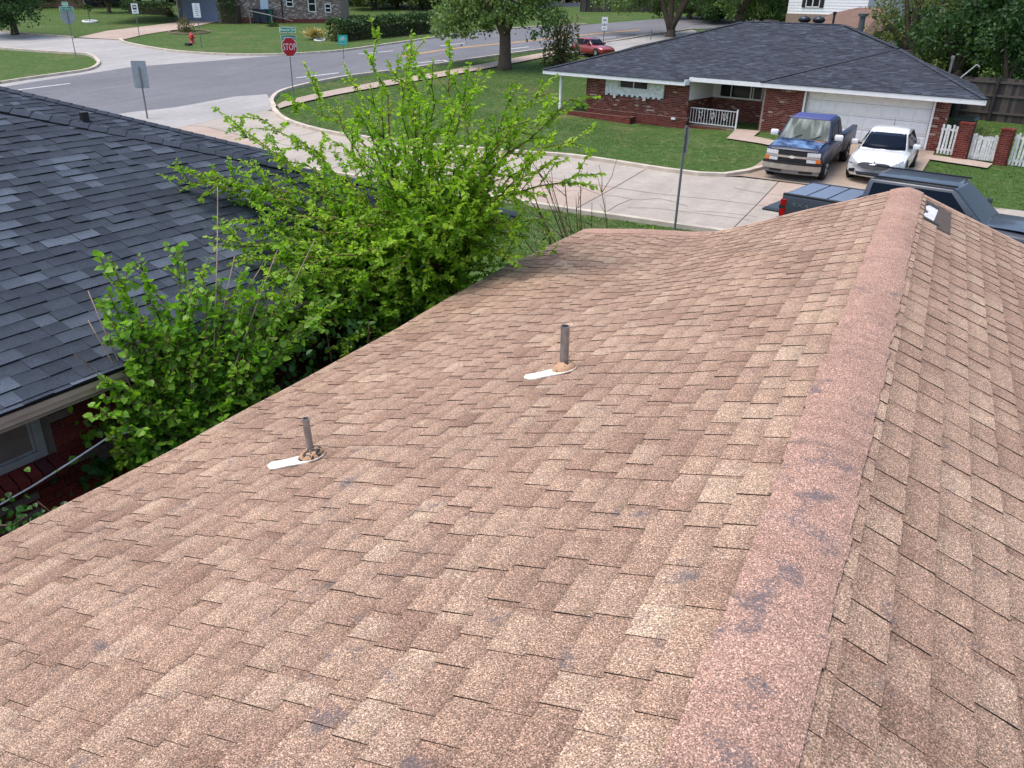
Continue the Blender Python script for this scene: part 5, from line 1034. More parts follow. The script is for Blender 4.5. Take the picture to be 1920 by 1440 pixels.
q = NT('reflection_painted_windshield'); mp = q.n('ShaderNodeMapping'); mp.inputs['Scale'].default_value = (1, 3.2, 1.2); q.l(q.obj(), mp.inputs[0]); n1 = q.noise(1.1, 3, .5, co=mp.outputs[0], dist=.4); M['blueglass'] = q.out(q.mix(q.ramp(n1, [(.42, 0.0), (.68, 1.0)]), lin(64, 74, 72), lin(140, 152, 146)), .25, spec=.06)  # pale streaks paint the sky and tree reflection into the glass colour
bl = np.array([-3.50, 29.85, 0]); bz = float(gz(bl[0], bl[1])) + .05
T, k = pickup('pickup_truck', 'older dark blue pickup with sun-bleached hood facing us in the driveway', (bl[0], bl[1], bz), -AL - math.pi / 2, M['blue'], M['blueroof'], M['bluehood'], False, (5.2, 1.86, 1.74), M['blueglass'])
T.rotation_euler = (0, R(2.2), R(-95))
xf, hw, zs = k['xf'], k['hw'], k['zs']; fx = lambda y, z: xf - .04 - .12 * (y / hw) ** 2
patch(fx, -.80, .80, lambda y: .56, lambda y: .93, .005).build('grille', M['black'], T)
patch(fx, -.86, .86, lambda y: .735, lambda y: .80, .03).build('grille_bar', M['chrome'], T)
e = MB(); ex = fx(0, .77) + .035; e.box(ex, ex + .012, -.10, .10, .745, .79); e.box(ex, ex + .013, -.045, .045, .725, .81); e.build('emblem', plain('pale_emblem', (.75, .72, .62), .3), T)
lampm = plain('lamp_lens', (.62, .64, .64), .12, var=.25, scale=25); amb = plain('amber_lens', lin(222, 110, 40), .25)
for s in (-1, 1):
    y0, y1 = sorted((s * .46, s * .85)); o = patch(fx, y0, y1, lambda y: .81, lambda y: .93, .03, 4).build('headlight', lampm, T); y0, y1 = sorted((s * .46, s * .74)); patch(fx, y0, y1, lambda y: .62, lambda y: .72, .025, 4).build('parking_light', lampm, T)
    y0, y1 = sorted((s * .74, s * .88)); patch(fx, y0, y1, lambda y: .62, lambda y: .73, .03, 3).build('turn_signal', amb, T)
patch(fx, -.92, .92, lambda y: .37, lambda y: .53, .10, 12).build('bumper', plain('dull_chrome_bumper', (.42, .39, .35), .35, .7, var=.15), T); patch(fx, -.93, .93, lambda y: .53, lambda y: .60, .07, 12).build('bumper_pad', M['black'], T); patch(fx, -.88, .88, lambda y: .24, lambda y: .38, .04, 12).build('valance', plain('grey_valance', (.20, .19, .18), .7), T)
for s in (-1, 1): y0, y1 = sorted((s * .28, s * .68)); patch(fx, y0, y1, lambda y: .28, lambda y: .35, .06, 4).build('fog_slot', M['black'], T)
mirrors(T, k['xc'] - .28, hw * .98, zs + .06, plain('sky_white_mirror_shell', (.78, .78, .78), .25))  # sky reflection on the mirrors put in as a pale base colour
for y in (.28, -.32):
    b = MB(); b.tube([(k['xc'] + .05, y - .1, zs + .05), (k['xc'] - .12, y + .22, zs + .18)], .012, 5); b.build('wiper', M['black'], T)
# grey pickup with the covered bed
M['grey'] = paint('blue_grey_metallic', lin(60, 66, 76), .42, .5, .2); M['greydark'] = paint('dark_grey_panel', lin(46, 54, 58), .35, .9, .2)
P1 = np.array([-2.82, 20.2, 0]); Lg = 5.75; wg = 1.90; ct = P1 - U * (Lg / 2) - NR * (wg / 2); gzv = float(gz(ct[0], ct[1])) - .04
T, k = pickup('pickup_truck', 'blue-grey crew-cab pickup with folding bed cover and dropped tailgate, beyond the roof', (ct[0], ct[1], gzv), -AL, M['grey'], M['grey'], M['grey'], True, (Lg, wg, 1.90), M['carglass'])
xr, hw, zb, xb = k['xr'], k['hw'], k['zb'], k['xb']; cov = plain('vinyl_bed_cover', lin(104, 116, 136), .25, var=.05)
n = 3; x0, x1 = xr + .06, xb - .22
for i in range(n):
    a, c = x0 + (x1 - x0) * i / n + .02, x0 + (x1 - x0) * (i + 1) / n - .02; b = MB(); b.box(a, c, -hw * .86, hw * .86, zb + .012, zb + .04); b.build('bed_cover_panel', cov, T, bevel=.012)
b = MB(); b.box(xr + .03, xb - .05, -hw * .9, hw * .9, zb + .002, zb + .016); b.build('cover_frame', M['black'], T)
for s in (-1, 1): b = MB(); b.box(xr + .02, xb, *sorted((s * hw * .88, s * hw * 1.0)), zb + .0, zb + .045); b.build('bed_rail', M['black'], T, bevel=.01)
b = MB(); b.box(xr - .52, xr + .02, -hw * .8, hw * .8, .74, .80); o = b.build('tailgate', M['greydark'], T, bevel=.015)
b = MB(); b.box(xr - .49, xr - .02, -hw * .74, hw * .74, .80, .812)
for i in range(5):
    for j in range(9): b.box(xr - .47 + i * .09, xr - .41 + i * .09, -hw * .7 + j * hw * .156, -hw * .7 + j * hw * .156 + .1, .812, .82)
b.build('tailgate_liner', plain('ribbed_liner', (.06, .07, .085), .35), o)
for s in (-1, 1):
    ya, yb_ = sorted((s * hw * .83, s * (hw + .012))); b = MB(); b.box(xr - .012, xr + .14, ya, yb_, zb - .50, zb - .09); o = b.build('taillight', plain('red_lens', lin(160, 10, 14), .2, spec=.4), T, bevel=.02); b = MB(); b.box(xr - .018, xr + .12, ya - .003, yb_ + .003, zb - .32, zb - .24); b.build('reverse_lens', M['black'], o)
b = MB(); b.box(xr - .16, xr + .05, -hw * .95, hw * .95, .44, .62); b.build('rear_bumper', M['black'], T, bevel=.02)
b = MB(); b.box(xr - .32, xr - .14, -.03, .03, .40, .46); b.tube([(xr - .29, 0, .34), (xr - .29, 0, .58)], .022, 8); b.build('tow_hitch', M['black'], T)
mirrors(T, k['xc'] - .32, hw * .98, k['zs'] + .04, M['black'], 1.25)
patch(lambda y, z: k['xf'] - .04 - .12 * (y / hw) ** 2, -.8, .8, lambda y: .6, lambda y: 1.0, .02).build('grille', M['chrome'], T)
for s in (-1, 1): b = MB(); b.box(k['wx'] - 2.1, k['wx'] + .05, *sorted((s * hw * .70, s * hw * .75)), 1.9, 1.935); b.build('roof_rail', M['black'], T)
def text(body, size, loc, rot, mat, parent, name='lettering', ext=.002, sx=1.0):
    cu = bpy.data.curves.new(name, 'FONT'); cu.body = body; cu.size = size; cu.align_x = 'CENTER'; cu.align_y = 'CENTER'; cu.extrude = ext; cu.resolution_u = 2; cu.materials.append(mat)
    o = bpy.data.objects.new(name, cu); me = bpy.data.meshes.new_from_object(o); bpy.data.objects.remove(o); o = bpy.data.objects.new(name, me); o.location = loc; o.rotation_euler = rot; o.scale = (sx, 1, 1); return link(o, parent)
text('4X4', .16, (xr + .48, -hw - .008, zb - .19), (R(90), 0, 0), plain('faint_decal', lin(98, 106, 112), .4), T, 'decal', .001, 1.6)
# white saloon
def car(name, label, cat, loc, rot, paintm, dims, hatch=False):
    t = thing(name, label, cat, loc, rot); L, Wd, H = dims; hw = Wd / 2; xf = L / 2; zb = .60 * H
    pr = lambda z0, zt, k=1.0: [(0, z0), (hw * .86 * k, z0), (hw * .98 * k, z0 + .14), (hw * k, zt - .28), (hw * .96 * k, zt - .09), (hw * .80 * k, zt - .01), (0, zt + .03)]
    st = [(xf, .28, pr(.27, .60, .88)), (xf - .08, .26, pr(.22, .66, .93)), (xf - .3, .15, pr(.2, .74, .98)), (xf - .8, .05, pr(.2, .84, 1.0)), (xf - 1.35, 0, pr(.2, zb + .02, 1)), (-.2, 0, pr(.2, zb + .06)), (-xf + .9, 0, pr(.2, zb + .10)), (-xf + .12, -.12, pr(.28, zb + .08, .95)), (-xf, -.2, pr(.36, zb - .1, .9))]
    fin(loft(st).build('body', paintm, t), .02)
    gp_ = lambda z0, w0, z1, w1: [(0, z0), (hw * w0, z0), (hw * (w0 * .45 + w1 * .55), z0 + (z1 - z0) * .62), (hw * w1, z1 - .03), (hw * w1 * .8, z1), (0, z1 + .02)]
    xw = xf - 1.28; xr = -xf + (.35 if hatch else .62)
    gs = [(xw, .22, gp_(zb - .02, .86, zb + .02, .80)), (xw - .85, .12, gp_(zb, .9, H - .06, .66)), (xw - 1.2, .04, gp_(zb, .9, H, .66)), (xw - 1.9, 0, gp_(zb, .9, H - .01, .66)), (xr + .75, -.1, gp_(zb + .03, .88, H - .10, .62)), (xr, -.15, gp_(zb + .05, .8, zb + .1, .7))]
    fin(loft(gs).build('cabin', paintm, t), .02)
    A, B = ring(gs[0]), ring(gs[1]); w = MB(); N_ = 10
    def sp(y, v, s0=gs[0], s1=gs[1]):
        a0 = s0[0] - s0[1] * (y / hw / .86) ** 2; a1 = s1[0] - s1[1] * (y / hw / .9) ** 2; yy = y * (1 - v) + y * .78 * v; z0 = zb + .04; z1 = s1[2][4][1] + .012 - .03 * (y / hw) ** 2; return (a0 * (1 - v) + a1 * v + .012, yy, z0 * (1 - v) + z1 * v + .018 * math.sin(math.pi * v))
    Y = np.linspace(-hw * .79, hw * .79, N_ + 1)
    w.add([sp(y, .06 + .86 * j / 4) for j in range(5) for y in Y], [(j * (N_ + 1) + i, j * (N_ + 1) + i + 1, (j + 1) * (N_ + 1) + i + 1, (j + 1) * (N_ + 1) + i) for j in range(4) for i in range(N_)])
    o = w.build('windshield', M['carglass'], t, smooth=True); o.modifiers.new('s', 'SOLIDIFY').thickness = .01
    for s in (-1, 1):
        for x0, x1, xs in ((xw - .62, xw - 1.28, .25), (xw - 1.36, xw - 2.05, 0), (xw - 2.12, xr + .62, 0)):
            y0, y1 = s * (hw * .90 + .012), s * (hw * .665 + .03); zt = H - .11; b = MB(); P = [(x0 + .28 * (xs > 0), y0, zb + .06), (x1, y0, zb + .07), (x1 + (.1 if x1 < xw - 2.1 else 0), y1, zt - (.07 if x1 < xw - 2.1 else 0)), (x0 - .16 * (xs > 0), y1, zt)]
            if s > 0: P = P[::-1]
            b.hexa(P, [(p[0], p[1] + s * .012, p[2]) for p in P]); b.build('side_window', M['carglass'], t)
    for x in (xf - .92, -xf + .98):
        for s in (-1, 1): arch(t, x, s * hw * .995, .37, M['black']); wheel(t, x, s * (hw - .09), .325, .2)
    return t, dict(xf=xf, hw=hw, zb=zb, H=H, xw=xw, xr=xr)
cl_ = np.array([-1.16, 30.2, 0]); M['carwhite'] = paint('white_car_paint', (.80, .80, .80), .3, 1.0)
T, k = car('sedan', 'white saloon car with dark windshield parked nose-out in the driveway', 'car', (cl_[0], cl_[1], float(gz(cl_[0], cl_[1])) + .05), -AL - math.pi / 2, M['carwhite'], (4.55, 1.74, 1.40)); T.rotation_euler = (0, R(2.2), R(-94))
xf, hw = k['xf'], k['hw']; fx = lambda y, z: xf - .28 * (y / hw / .88) ** 2 - max(0, (z - .60)) * 1.0
gw = lambda y: max(0, 1 - (abs(y) / .50) ** 5)
patch(fx, -.50, .50, lambda y: .585 - .105 * gw(y), lambda y: .60 + .075 * gw(y), .02, 14).build('grille', plain('dark_mesh_grille', (.035, .037, .04), .45), T)
patch(fx, -.52, .52, lambda y: .29 + .03 * (abs(y) / .5), lambda y: .385 - .02 * (abs(y) / .5), .025, 10).build('lower_grille', M['black'], T)
hl = plain('clear_headlight', (.30, .32, .34), .1, var=.6, scale=18)
for s in (-1, 1):
    y0, y1 = sorted((s * .50, s * .80)); patch(fx, y0, y1, lambda y: .60 + .02 * (abs(y) - .5) / .3, lambda y: .63 + .13 * (abs(y) - .5) / .3, .035, 5).build('headlight', hl, T)
    y0, y1 = sorted((s * .57, s * .76)); patch(fx, y0, y1, lambda y: .33, lambda y: .45 - .05 * (abs(y) - .57) / .2, .03, 4).build('fog_pocket', M['black'], T)
mirrors(T, k['xw'] - .55, hw * .97, k['zb'] + .06, M['carwhite'], .85)
b = MB(); b.tube([(k['xr'] + .9, 0, 1.38), (k['xr'] + .8, 0, 1.6)], .008, 5); b.build('antenna', M['black'], T)
e = MB(); e.lathe([(.001, .0), (.03, .0), (.03, .006), (.001, .008)], 14); o = e.build('emblem', plain('blue_oval_emblem', (.1, .16, .3), .6), T); o.location = (fx(0, .70) + .05, 0, .705); o.rotation_euler = (0, R(60), 0)
# red hatchback
rc = gp(1112, 106); M['red'] = paint('red_car_paint', lin(150, 34, 40), .3, 1.0)
T, k = car('hatchback', 'red hatchback parked beyond the far roof edge, near the sidewalk', 'car', (rc[0], rc[1], float(gz(rc[0], rc[1])) + .04), R(-25), M['red'], (4.2, 1.74, 1.46), True); T.scale = (.82, .82, .8)
mirrors(T, k['xw'] - .5, k['hw'] * .97, k['zb'] + .06, M['red'], .85)

# ------------------------------------------------------------------ signs and street furniture
def zat(base, px, py):
    d = ray(px, py); t = np.hypot(*(base - CAM)[:2]) / np.hypot(d[0], d[1]); return float(CAM[2] + t * d[2])
def mpp(base): return topix(base)[2] / FOC
M['green'] = plain('street_sign_green', lin(0, 128, 104), .5, var=.05); M['bikegreen'] = plain('bike_route_green', lin(28, 176, 158), .5, var=.05); M['stopred'] = plain('stop_sign_red', lin(190, 20, 40), .45, var=.05); M['signback'] = plain('aluminium_sign_back', lin(150, 158, 164), .5, .3); M['signwhite'] = plain('sign_white', (.8, .8, .8), .5, var=.03); M['ink'] = plain('sign_black', (.02, .02, .02), .6)
def sign(name, label, cat, base, face, ztop, r=.025, group=None):
    t = thing(name, label, cat, base, face, group); b = MB(); b.tube([(0, .0, -.2), (0, 0, ztop - base[2])], r, 8); b.build('post', M['steelpost'], t); return t
def plate(t, name, x, z, w, h, y, mat, th=.006, n=4, rot=0):
    b = MB()
    if n == 8: c = w / 2 / math.cos(math.pi / 8); P = [(x + c * math.cos(math.pi / 8 + k * math.pi / 4), z + c * math.sin(math.pi / 8 + k * math.pi / 4)) for k in range(8)]
    else: P = [(x - w / 2, z - h / 2), (x + w / 2, z - h / 2), (x + w / 2, z + h / 2), (x - w / 2, z + h / 2)]
    b.hexa([(p[0], y + th, p[1]) for p in P], [(p[0], y, p[1]) for p in P]); o = b.build(name, mat, t); o.rotation_euler = (0, 0, rot); return o
def fx_(v): return [v[0], v[1], v[2]]
F90 = (R(90), 0, 0)
base = np.array(gp(552, 196)); k = mpp(base); ang = R(75)
T = sign('stop_sign', 'red stop sign under two green street-name blades at the near corner', 'stop sign', base, ang, zat(base, 544, 56))
zc = zat(base, 545, 88) - base[2]; sz = 32.5 * k
plate(T, 'border', 0, zc, sz, sz, -.035, M['signwhite'], n=8); o = plate(T, 'face', 0, zc, sz * .93, sz, -.039, M['stopred'], .004, 8); text('STOP', sz * .50, (0, -.041, zc - .01), F90, M['signwhite'], T, 'lettering', .001, .74)
z1, z2 = zat(base, 543, 71) - base[2], zat(base, 541, 56) - base[2]; bwid = 30 * k
o = plate(T, 'street_blade', 0, z1, bwid * 1.05, 9.5 * k, -.02, M['signwhite']); plate(o, 'blade_face', 0, z1, bwid * 1.0, 8.2 * k, -.023, M['green'], .002); plate(o, 'blade_back', 0, z1, bwid, 8.2 * k, -.013, M['green'], .002); text('SW 63rd St', 6.4 * k, (0, -.025, z1), F90, M['signwhite'], o, 'lettering', .001, .95)
a2 = R(-45); o = plate(T, 'street_blade', 0, z2, bwid * .95, 9.5 * k, -.02, M['signwhite'], rot=a2); plate(o, 'blade_face', 0, z2, bwid * .9, 8.2 * k, -.023, M['green'], .002); plate(o, 'blade_back', 0, z2, bwid * .9, 8.2 * k, -.013, M['green'], .002); text('Brandt Dr', 6.8 * k, (0, -.025, z2), F90, M['signwhite'], o, 'lettering', .001, .95)
base = np.array(gp(143, 109)); k = mpp(base)
T = sign('stop_sign', 'stop sign seen from its grey back with green street blades, across the main road', 'stop sign', base, R(235), zat(base, 126, 5)); zc = zat(base, 131, 32) - base[2]; sz = 23.5 * k
plate(T, 'back', 0, zc, sz, sz, -.04, M['signback'], n=8); plate(T, 'face', 0, zc, sz * .95, sz, -.045, M['stopred'], .004, 8)
z1, z2 = zat(base, 127, 16.5) - base[2], zat(base, 125, 8) - base[2]
for z_, w_, tx, rt in ((z1, 22 * k, 'SW 63rd St', R(180)), (z2, 17 * k, 'Brandt Dr', R(120))):
    o = plate(T, 'street_blade', 0, z_, w_ * 1.05, 7.6 * k, -.025, M['signwhite'], rot=rt); plate(o, 'blade_face', 0, z_, w_, 6.6 * k, -.029, M['green'], .003); plate(o, 'blade_back', 0, z_, w_, 6.6 * k, -.018, M['green'], .003); text(tx, 5.6 * k, (0, -.031, z_), F90, M['signwhite'], o, 'lettering', .001, .9)
base = np.array(gp(277, 224)); k = mpp(base)
T = sign('road_sign', 'grey back of a tall rectangular road sign behind the dark roof', 'road sign', base, R(45 + 180), zat(base, 262, 126), .035); zc = zat(base, 265, 140) - base[2]; plate(T, 'back', 0, zc, 25 * k, 47 * k, -.05, M['signback']); plate(T, 'face', 0, zc, 24.5 * k, 46 * k, -.054, M['signwhite'], .003)
base = np.array(gp(1265, 431)); k = mpp(base)
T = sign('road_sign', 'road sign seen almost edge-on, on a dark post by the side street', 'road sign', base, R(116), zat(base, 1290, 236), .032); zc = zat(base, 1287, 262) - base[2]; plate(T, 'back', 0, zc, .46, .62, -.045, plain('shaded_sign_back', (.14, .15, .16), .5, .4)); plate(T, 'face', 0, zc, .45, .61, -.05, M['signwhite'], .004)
base = np.array(gp(262, 71)); k = mpp(base); T = sign('bus_sign', 'white bus-stop sign with a black square symbol by the curved driveway', 'bus sign', base, R(42), zat(base, 252, 8), .03); zc = zat(base, 252, 16) - base[2]
plate(T, 'plate', 0, zc, 11.5 * k, 17 * k, -.04, M['signwhite']); plate(T, 'symbol', 0, zc + 2 * k, 6.5 * k, 7.5 * k, -.044, M['ink'], .003); plate(T, 'symbol_window', 0, zc + 2.6 * k, 4 * k, 2.4 * k, -.047, M['signwhite'], .002); plate(T, 'caption', 0, zc - 5 * k, 6 * k, 1.6 * k, -.044, M['signback'], .003)
base = np.array(gp(378, 88)); k = mpp(base); T = sign('notice_sign', 'tall white notice sign with rows of small print above the red hydrant', 'notice sign', base, R(42), zat(base, 370, 8), .03); zc = zat(base, 371, 19.5) - base[2]; plate(T, 'plate', 0, zc, 13 * k, 24 * k, -.04, M['signwhite'])
for i in range(6): plate(T, 'print_line', (i % 2) * .4 * k, zc + (9 - 3.5 * i) * k, (3 + (i * 5 % 4)) * k * 1.3, 1.1 * k, -.044, M['signback'], .003)
base = np.array(gp(645, 112)); k = mpp(base); T = sign('bike_route_sign', 'turquoise bicycle-route sign at the roadside behind the elm twigs', 'bike sign', base, R(48), zat(base, 639, 70), .025); zc = zat(base, 639.5, 75) - base[2]
plate(T, 'plate', 0, zc, 18 * k, 17.5 * k, -.035, M['bikegreen']); b = MB(); zz = zc + 1.5 * k
for s in (-1, 1): b.tube([(s * 3.6 * k + 2.7 * k * math.cos(a), -.04, zz - 1.0 * k + 2.7 * k * math.sin(a)) for a in np.linspace(0, 2 * math.pi, 13)], .32 * k, 4)
for a, c in (((-3.6, -1), (-1.6, 2.6)), ((-1.6, 2.6), (2.2, 2.6)), ((2.2, 2.6), (3.6, -1)), ((-3.6, -1), (0, -1)), ((0, -1), (2.2, 2.6)), ((0, -1), (-1.9, 3.8)), ((2.2, 2.6), (1.8, 4.4)), ((1.8, 4.4), (3.2, 4.4)), ((-2.9, 3.8), (-1.1, 3.8))): b.tube([(a[0] * k, -.04, zz + a[1] * k), (c[0] * k, -.04, zz + c[1] * k)], .32 * k, 4)
b.build('bicycle_symbol', M['signwhite'], T); text('BIKE ROUTE', 2.7 * k, (0, -.042, zc - 6 * k), F90, M['signwhite'], T)
base = np.array(gp(1131, 84)); k = mpp(base); T = sign('road_sign', 'pair of small white sign plates on a post beyond the red hatchback', 'road sign', base, R(28), zat(base, 1139, 33), .035)
for a, c, w_, h_ in ((1140, 38, 11, 11), (1139, 53, 10, 7)): z_ = zat(base, a, c) - base[2]; plate(T, 'plate', 0, z_, w_ * k, h_ * k, -.045, M['signwhite']); plate(T, 'symbol', 0, z_, w_ * k * .5, h_ * k * .3, -.049, M['signback'], .003)
base = np.array(gp(1220, 76)); T = sign('street_post', 'plain grey post on the verge left of the three-trunked tree', 'post', base, 0, zat(base, 1224, 55), .04)
# hydrant
hb = gp(361, 81); T = thing('fire_hydrant', 'red fire hydrant on the far corner lawn', 'fire hydrant', hb, R(30)); rd_ = plain('hydrant_red', lin(186, 52, 54), .5); hs = 19.5 * mpp(hb) / .78
b = MB(); b.lathe([(.17, 0), (.17, .05), (.12, .06), (.11, .45), (.15, .47), (.15, .52), (.13, .56), (.1, .65), (.04, .7), (.035, .77), (.001, .78)], 14); o = b.build('barrel', rd_, T, smooth=True)
for s in (-1, 1): b = MB(); b.lathe([(.001, .0), (.07, .0), (.07, .1), (.05, .12), (.001, .13)], 10, (0, 0, 0)); o = b.build('nozzle', rd_, T); o.location = (s * .1, 0, .42); o.rotation_euler = (0, s * R(90), 0)
b = MB(); b.lathe([(.001, 0), (.09, 0), (.09, .1), (.06, .14), (.001, .15)], 10); o = b.build('pumper_nozzle', rd_, T); o.location = (0, -.1, .36); o.rotation_euler = (R(90), 0, 0); T.scale = (hs * 1.15, hs * 1.15, hs)
b = MB(); p = gp(354, 85.5); b.box(-.22, .22, -.2, .2, -.05, .18); o = b.build('meter_box', M['black'], None, bevel=.02); o.location = p; tag(o, 'small black valve box in the grass in front of the hydrant', 'valve box')
# bed edging, planter ring with sapling
def edging(name, label, px, py, rx, ry, h, mat, cat):
    c = np.array(gp(px, py)); a = np.array(gp(px + rx, py)) - c; d = np.array(gp(px, py + ry)) - c; b = MB(); P = [c + a * math.cos(w) + d * math.sin(w) for w in np.linspace(0, 2 * math.pi, 25)]
    b.tube([(p[0] - c[0], p[1] - c[1], float(gz(p[0], p[1])) - c[2] + h * .4) for p in P], h * .6, 6); o = b.build(name, mat, None); o.location = c; return tag(o, label, cat)
edging('garden_edging', 'oval brown bed edging round the shrub on the corner lawn', 355, 61, 38, 3.6, .14, plain('brown_edging', lin(120, 100, 88), .9), 'edging'); edging('garden_edging', 'white scalloped ring round the little sapling, top left', 169, 42, 13, 1.6, .2, M['whitew'], 'edging'); edging('garden_edging', 'pale curved edging at the foot of the dry grass clump', 600, 76, 10, 1.8, .12, M['whitew'], 'edging')
sb = gp(169, 41); T = thing('sapling', 'thin little sapling in the white ring, top left', 'sapling', sb); b = MB(); b.tube([(0, 0, 0), (.02, 0, 1.4)], .03, 5); b.build('trunk', M['bark'], T); crown_mesh('crown', [(0, 0, 1.3, .3, .3, .45)], 120, .2, M['dark'], T, 5, np.array(sb))

# ------------------------------------------------------------------ houses at the top of the picture
def seg_frame(A, B): d = (B - A)[:2]; return math.atan2(d[1], d[0]), float(np.linalg.norm(d))
def on_plane(A, rot, px, py):
    n = np.array([-math.sin(rot), math.cos(rot), 0]); d = ray(px, py); t = (n @ (A - CAM)) / (n @ d); Q = CAM + t * d; return float((Q - A) @ np.array([math.cos(rot), math.sin(rot), 0])), float(Q[2] - A[2])
A = np.array(gp(417, 43.5)); B = np.array(gp(640, 42.5)); rot, L = seg_frame(A, B)
T = thing('brick_house', 'grey-brown brick house with a blue-grey garage door, across the main road', 'house', A, rot); HB = 3.6
hl = []
for x0, x1, y0, y1, nm in ((537, 549, -6, 13, 'w'), (578.5, 591, -8, 22.5, 'w'), (609.5, 620.5, 7, 23.5, 'w'), (489, 501, -10, 20, 'd')): a = on_plane(A, rot, x0, y1); c = on_plane(A, rot, x1, y0); hl.append((a[0], c[0], a[1], min(c[1], 3.0), nm))
b = face_bricks('', 0, L, .55, HB, 0, [h[:4] for h in hl], mat='brick_grey', seed=31); tag(b.build('wall', [M['brick_grey'], M['mortar']], T, tone=True), None)
b = face_bricks('', 0, L, -1.2, .55, -.02, seed=32); b.build('plinth', BP, T, tone=True); b = MB(); b.box(.05, L - .1, .12, 8, -1, HB); b.build('wall_core', M['mortar'], T)
for h in hl:
    b = MB(); x0, x1, z0, z1 = h[:4]
    if h[4] == 'd': b.box(x0, x1, .02, .08, z0, z1); b.build('door', plain('pale_blue_door', lin(188, 210, 222), .5), T); continue
    for q in ((x0, x1, z0, z0 + .08), (x0, x1, z1 - .08, z1), (x0, x0 + .08, z0, z1), (x1 - .08, x1, z0, z1), (x0, x1, (z0 + z1) / 2 - .04, (z0 + z1) / 2 + .04)): b.box(q[0], q[1], -.04, .06, q[2], q[3])
    w = b.build('window', M['white'], T); b = MB(); b.box(x0, x1, .03, .05, z0, z1); b.build('pane', M['glass'], w)
a = on_plane(A, rot, 531, 36)[0]; b = MB(); b.tube([(a, -.08, .2), (a, -.08, HB)], .06, 8); b.build('downspout', M['black'], T)
A2 = np.array(gp(336, 34.5)); B2 = np.array(gp(416, 43)); r2, L2 = seg_frame(A2, B2); inv = lambda p: ((p - A)[0] * math.cos(rot) + (p - A)[1] * math.sin(rot), -(p - A)[0] * math.sin(rot) + (p - A)[1] * math.cos(rot))
G_ = bpy.data.objects.new('garage', None); link(G_, T); ga = inv(A2); G_.location = (ga[0], ga[1], A2[2] - A[2]); G_.rotation_euler = (0, 0, r2 - rot)
b = face_bricks('', 0, L2, -.5, HB, 0, [(.55, L2 - .55, -.6, 2.6)], seed=33); b.build('garage_wall', [M['brick_grey'], M['mortar']], G_, tone=True)
gm = plain('blue_grey_garage_paint', lin(104, 118, 146), .6, var=.05); b = MB()
for i in range(5): b.box(.55, L2 - .55, .1, .15, -.1 + i * .55, .43 + i * .55)
b.box(.5, L2 - .5, .16, .2, -.3, 2.7); b.build('garage_door', gm, G_); b = MB(); b.box(.0, L2 - .1, .3, 6, -.5, HB); b.build('garage_core', M['mortar'], G_); b = MB(); b.tube([(.15, -.08, 0), (.15, -.08, HB)], .06, 8); b.build('downspout', M['white'], G_)
b = MB(); b.box(-9, -.4, 5.2, 12, -.2, HB); b.build('left_wing', M['brick_grey'], G_, tone=True)
for x in (-2.2, -4.6): b = MB(); b.box(x, x + 1.2, 5.1, 5.25, 1.0, 2.4); b.build('window', plain('blue_shutter', lin(94, 112, 150), .6), G_)
rm = M['far_top']; b = MB(); cx = -.8; b.hexa([(-12, -.8, HB), (L + .7, -.8, HB), (L + .7, 9, HB), (-12, 9, HB)], [(-6, 4, HB + 1.9), (L - 4, 4, HB + 1.9), (L - 4, 4.3, HB + 1.9), (-6, 4.3, HB + 1.9)], 0, .5); b.build('roof', rm, T, tone=True)
for i, (px, py, lb, bm_) in enumerate(((484, 43.5, 'dark navy trash bin nearest the clipped shrub', plain('navy_plastic', lin(34, 42, 60), .5)), (497, 44.5, 'dark navy trash bin in the middle of the three by the grey house', plain('navy_plastic_b', lin(36, 46, 64), .5)), (507, 44, 'green trash bin at the end of the row by the grey house', plain('green_plastic', lin(24, 84, 72), .5)))):
    wheelie_bin(gp(px, py), rot + R(180), lb, bm_, bm_, 24 * mpp(gp(px, py)) / 1.05, 'bins beside the grey brick house')
A3 = np.array(gp(536, 42)); b = MB(); k = mpp(A3); b.box(-11 * k, 11 * k, -.4, .4, -.2, 9 * k); o = b.build('storage_box', plain('navy_box', lin(44, 52, 66), .5), None, bevel=.05); o.location = A3; o.rotation_euler = (0, 0, rot); tag(o, 'low dark storage box against the grey brick wall', 'storage box')
T = thing('chain_link_fence', 'grey fence posts with a sloping top rail beside the trash bins', 'fence', gp(470, 44.5)); o0 = np.array(T.location); b1 = [np.array(gp(470, 44.5)), np.array(gp(511, 47)), np.array(gp(596, 71))]; hs = [(zat(b1[0], 469, 19) - b1[0][2]), (zat(b1[1], 510, 28) - b1[1][2]), (zat(b1[2], 596, 46) - b1[2][2])]
for p, h in zip(b1, hs): b = MB(); b.tube([p - o0 + [0, 0, -.1], p - o0 + [0, 0, h]], .045, 8); b.build('post', M['galv'], T)
b = MB(); b.tube([b1[0] - o0 + [0, 0, hs[0] - .05], b1[1] - o0 + [0, 0, hs[1] - .05], np.array(gp(550, 46)) - o0 + [0, 0, .3]], .03, 6); b.build('rail', M['galv'], T)
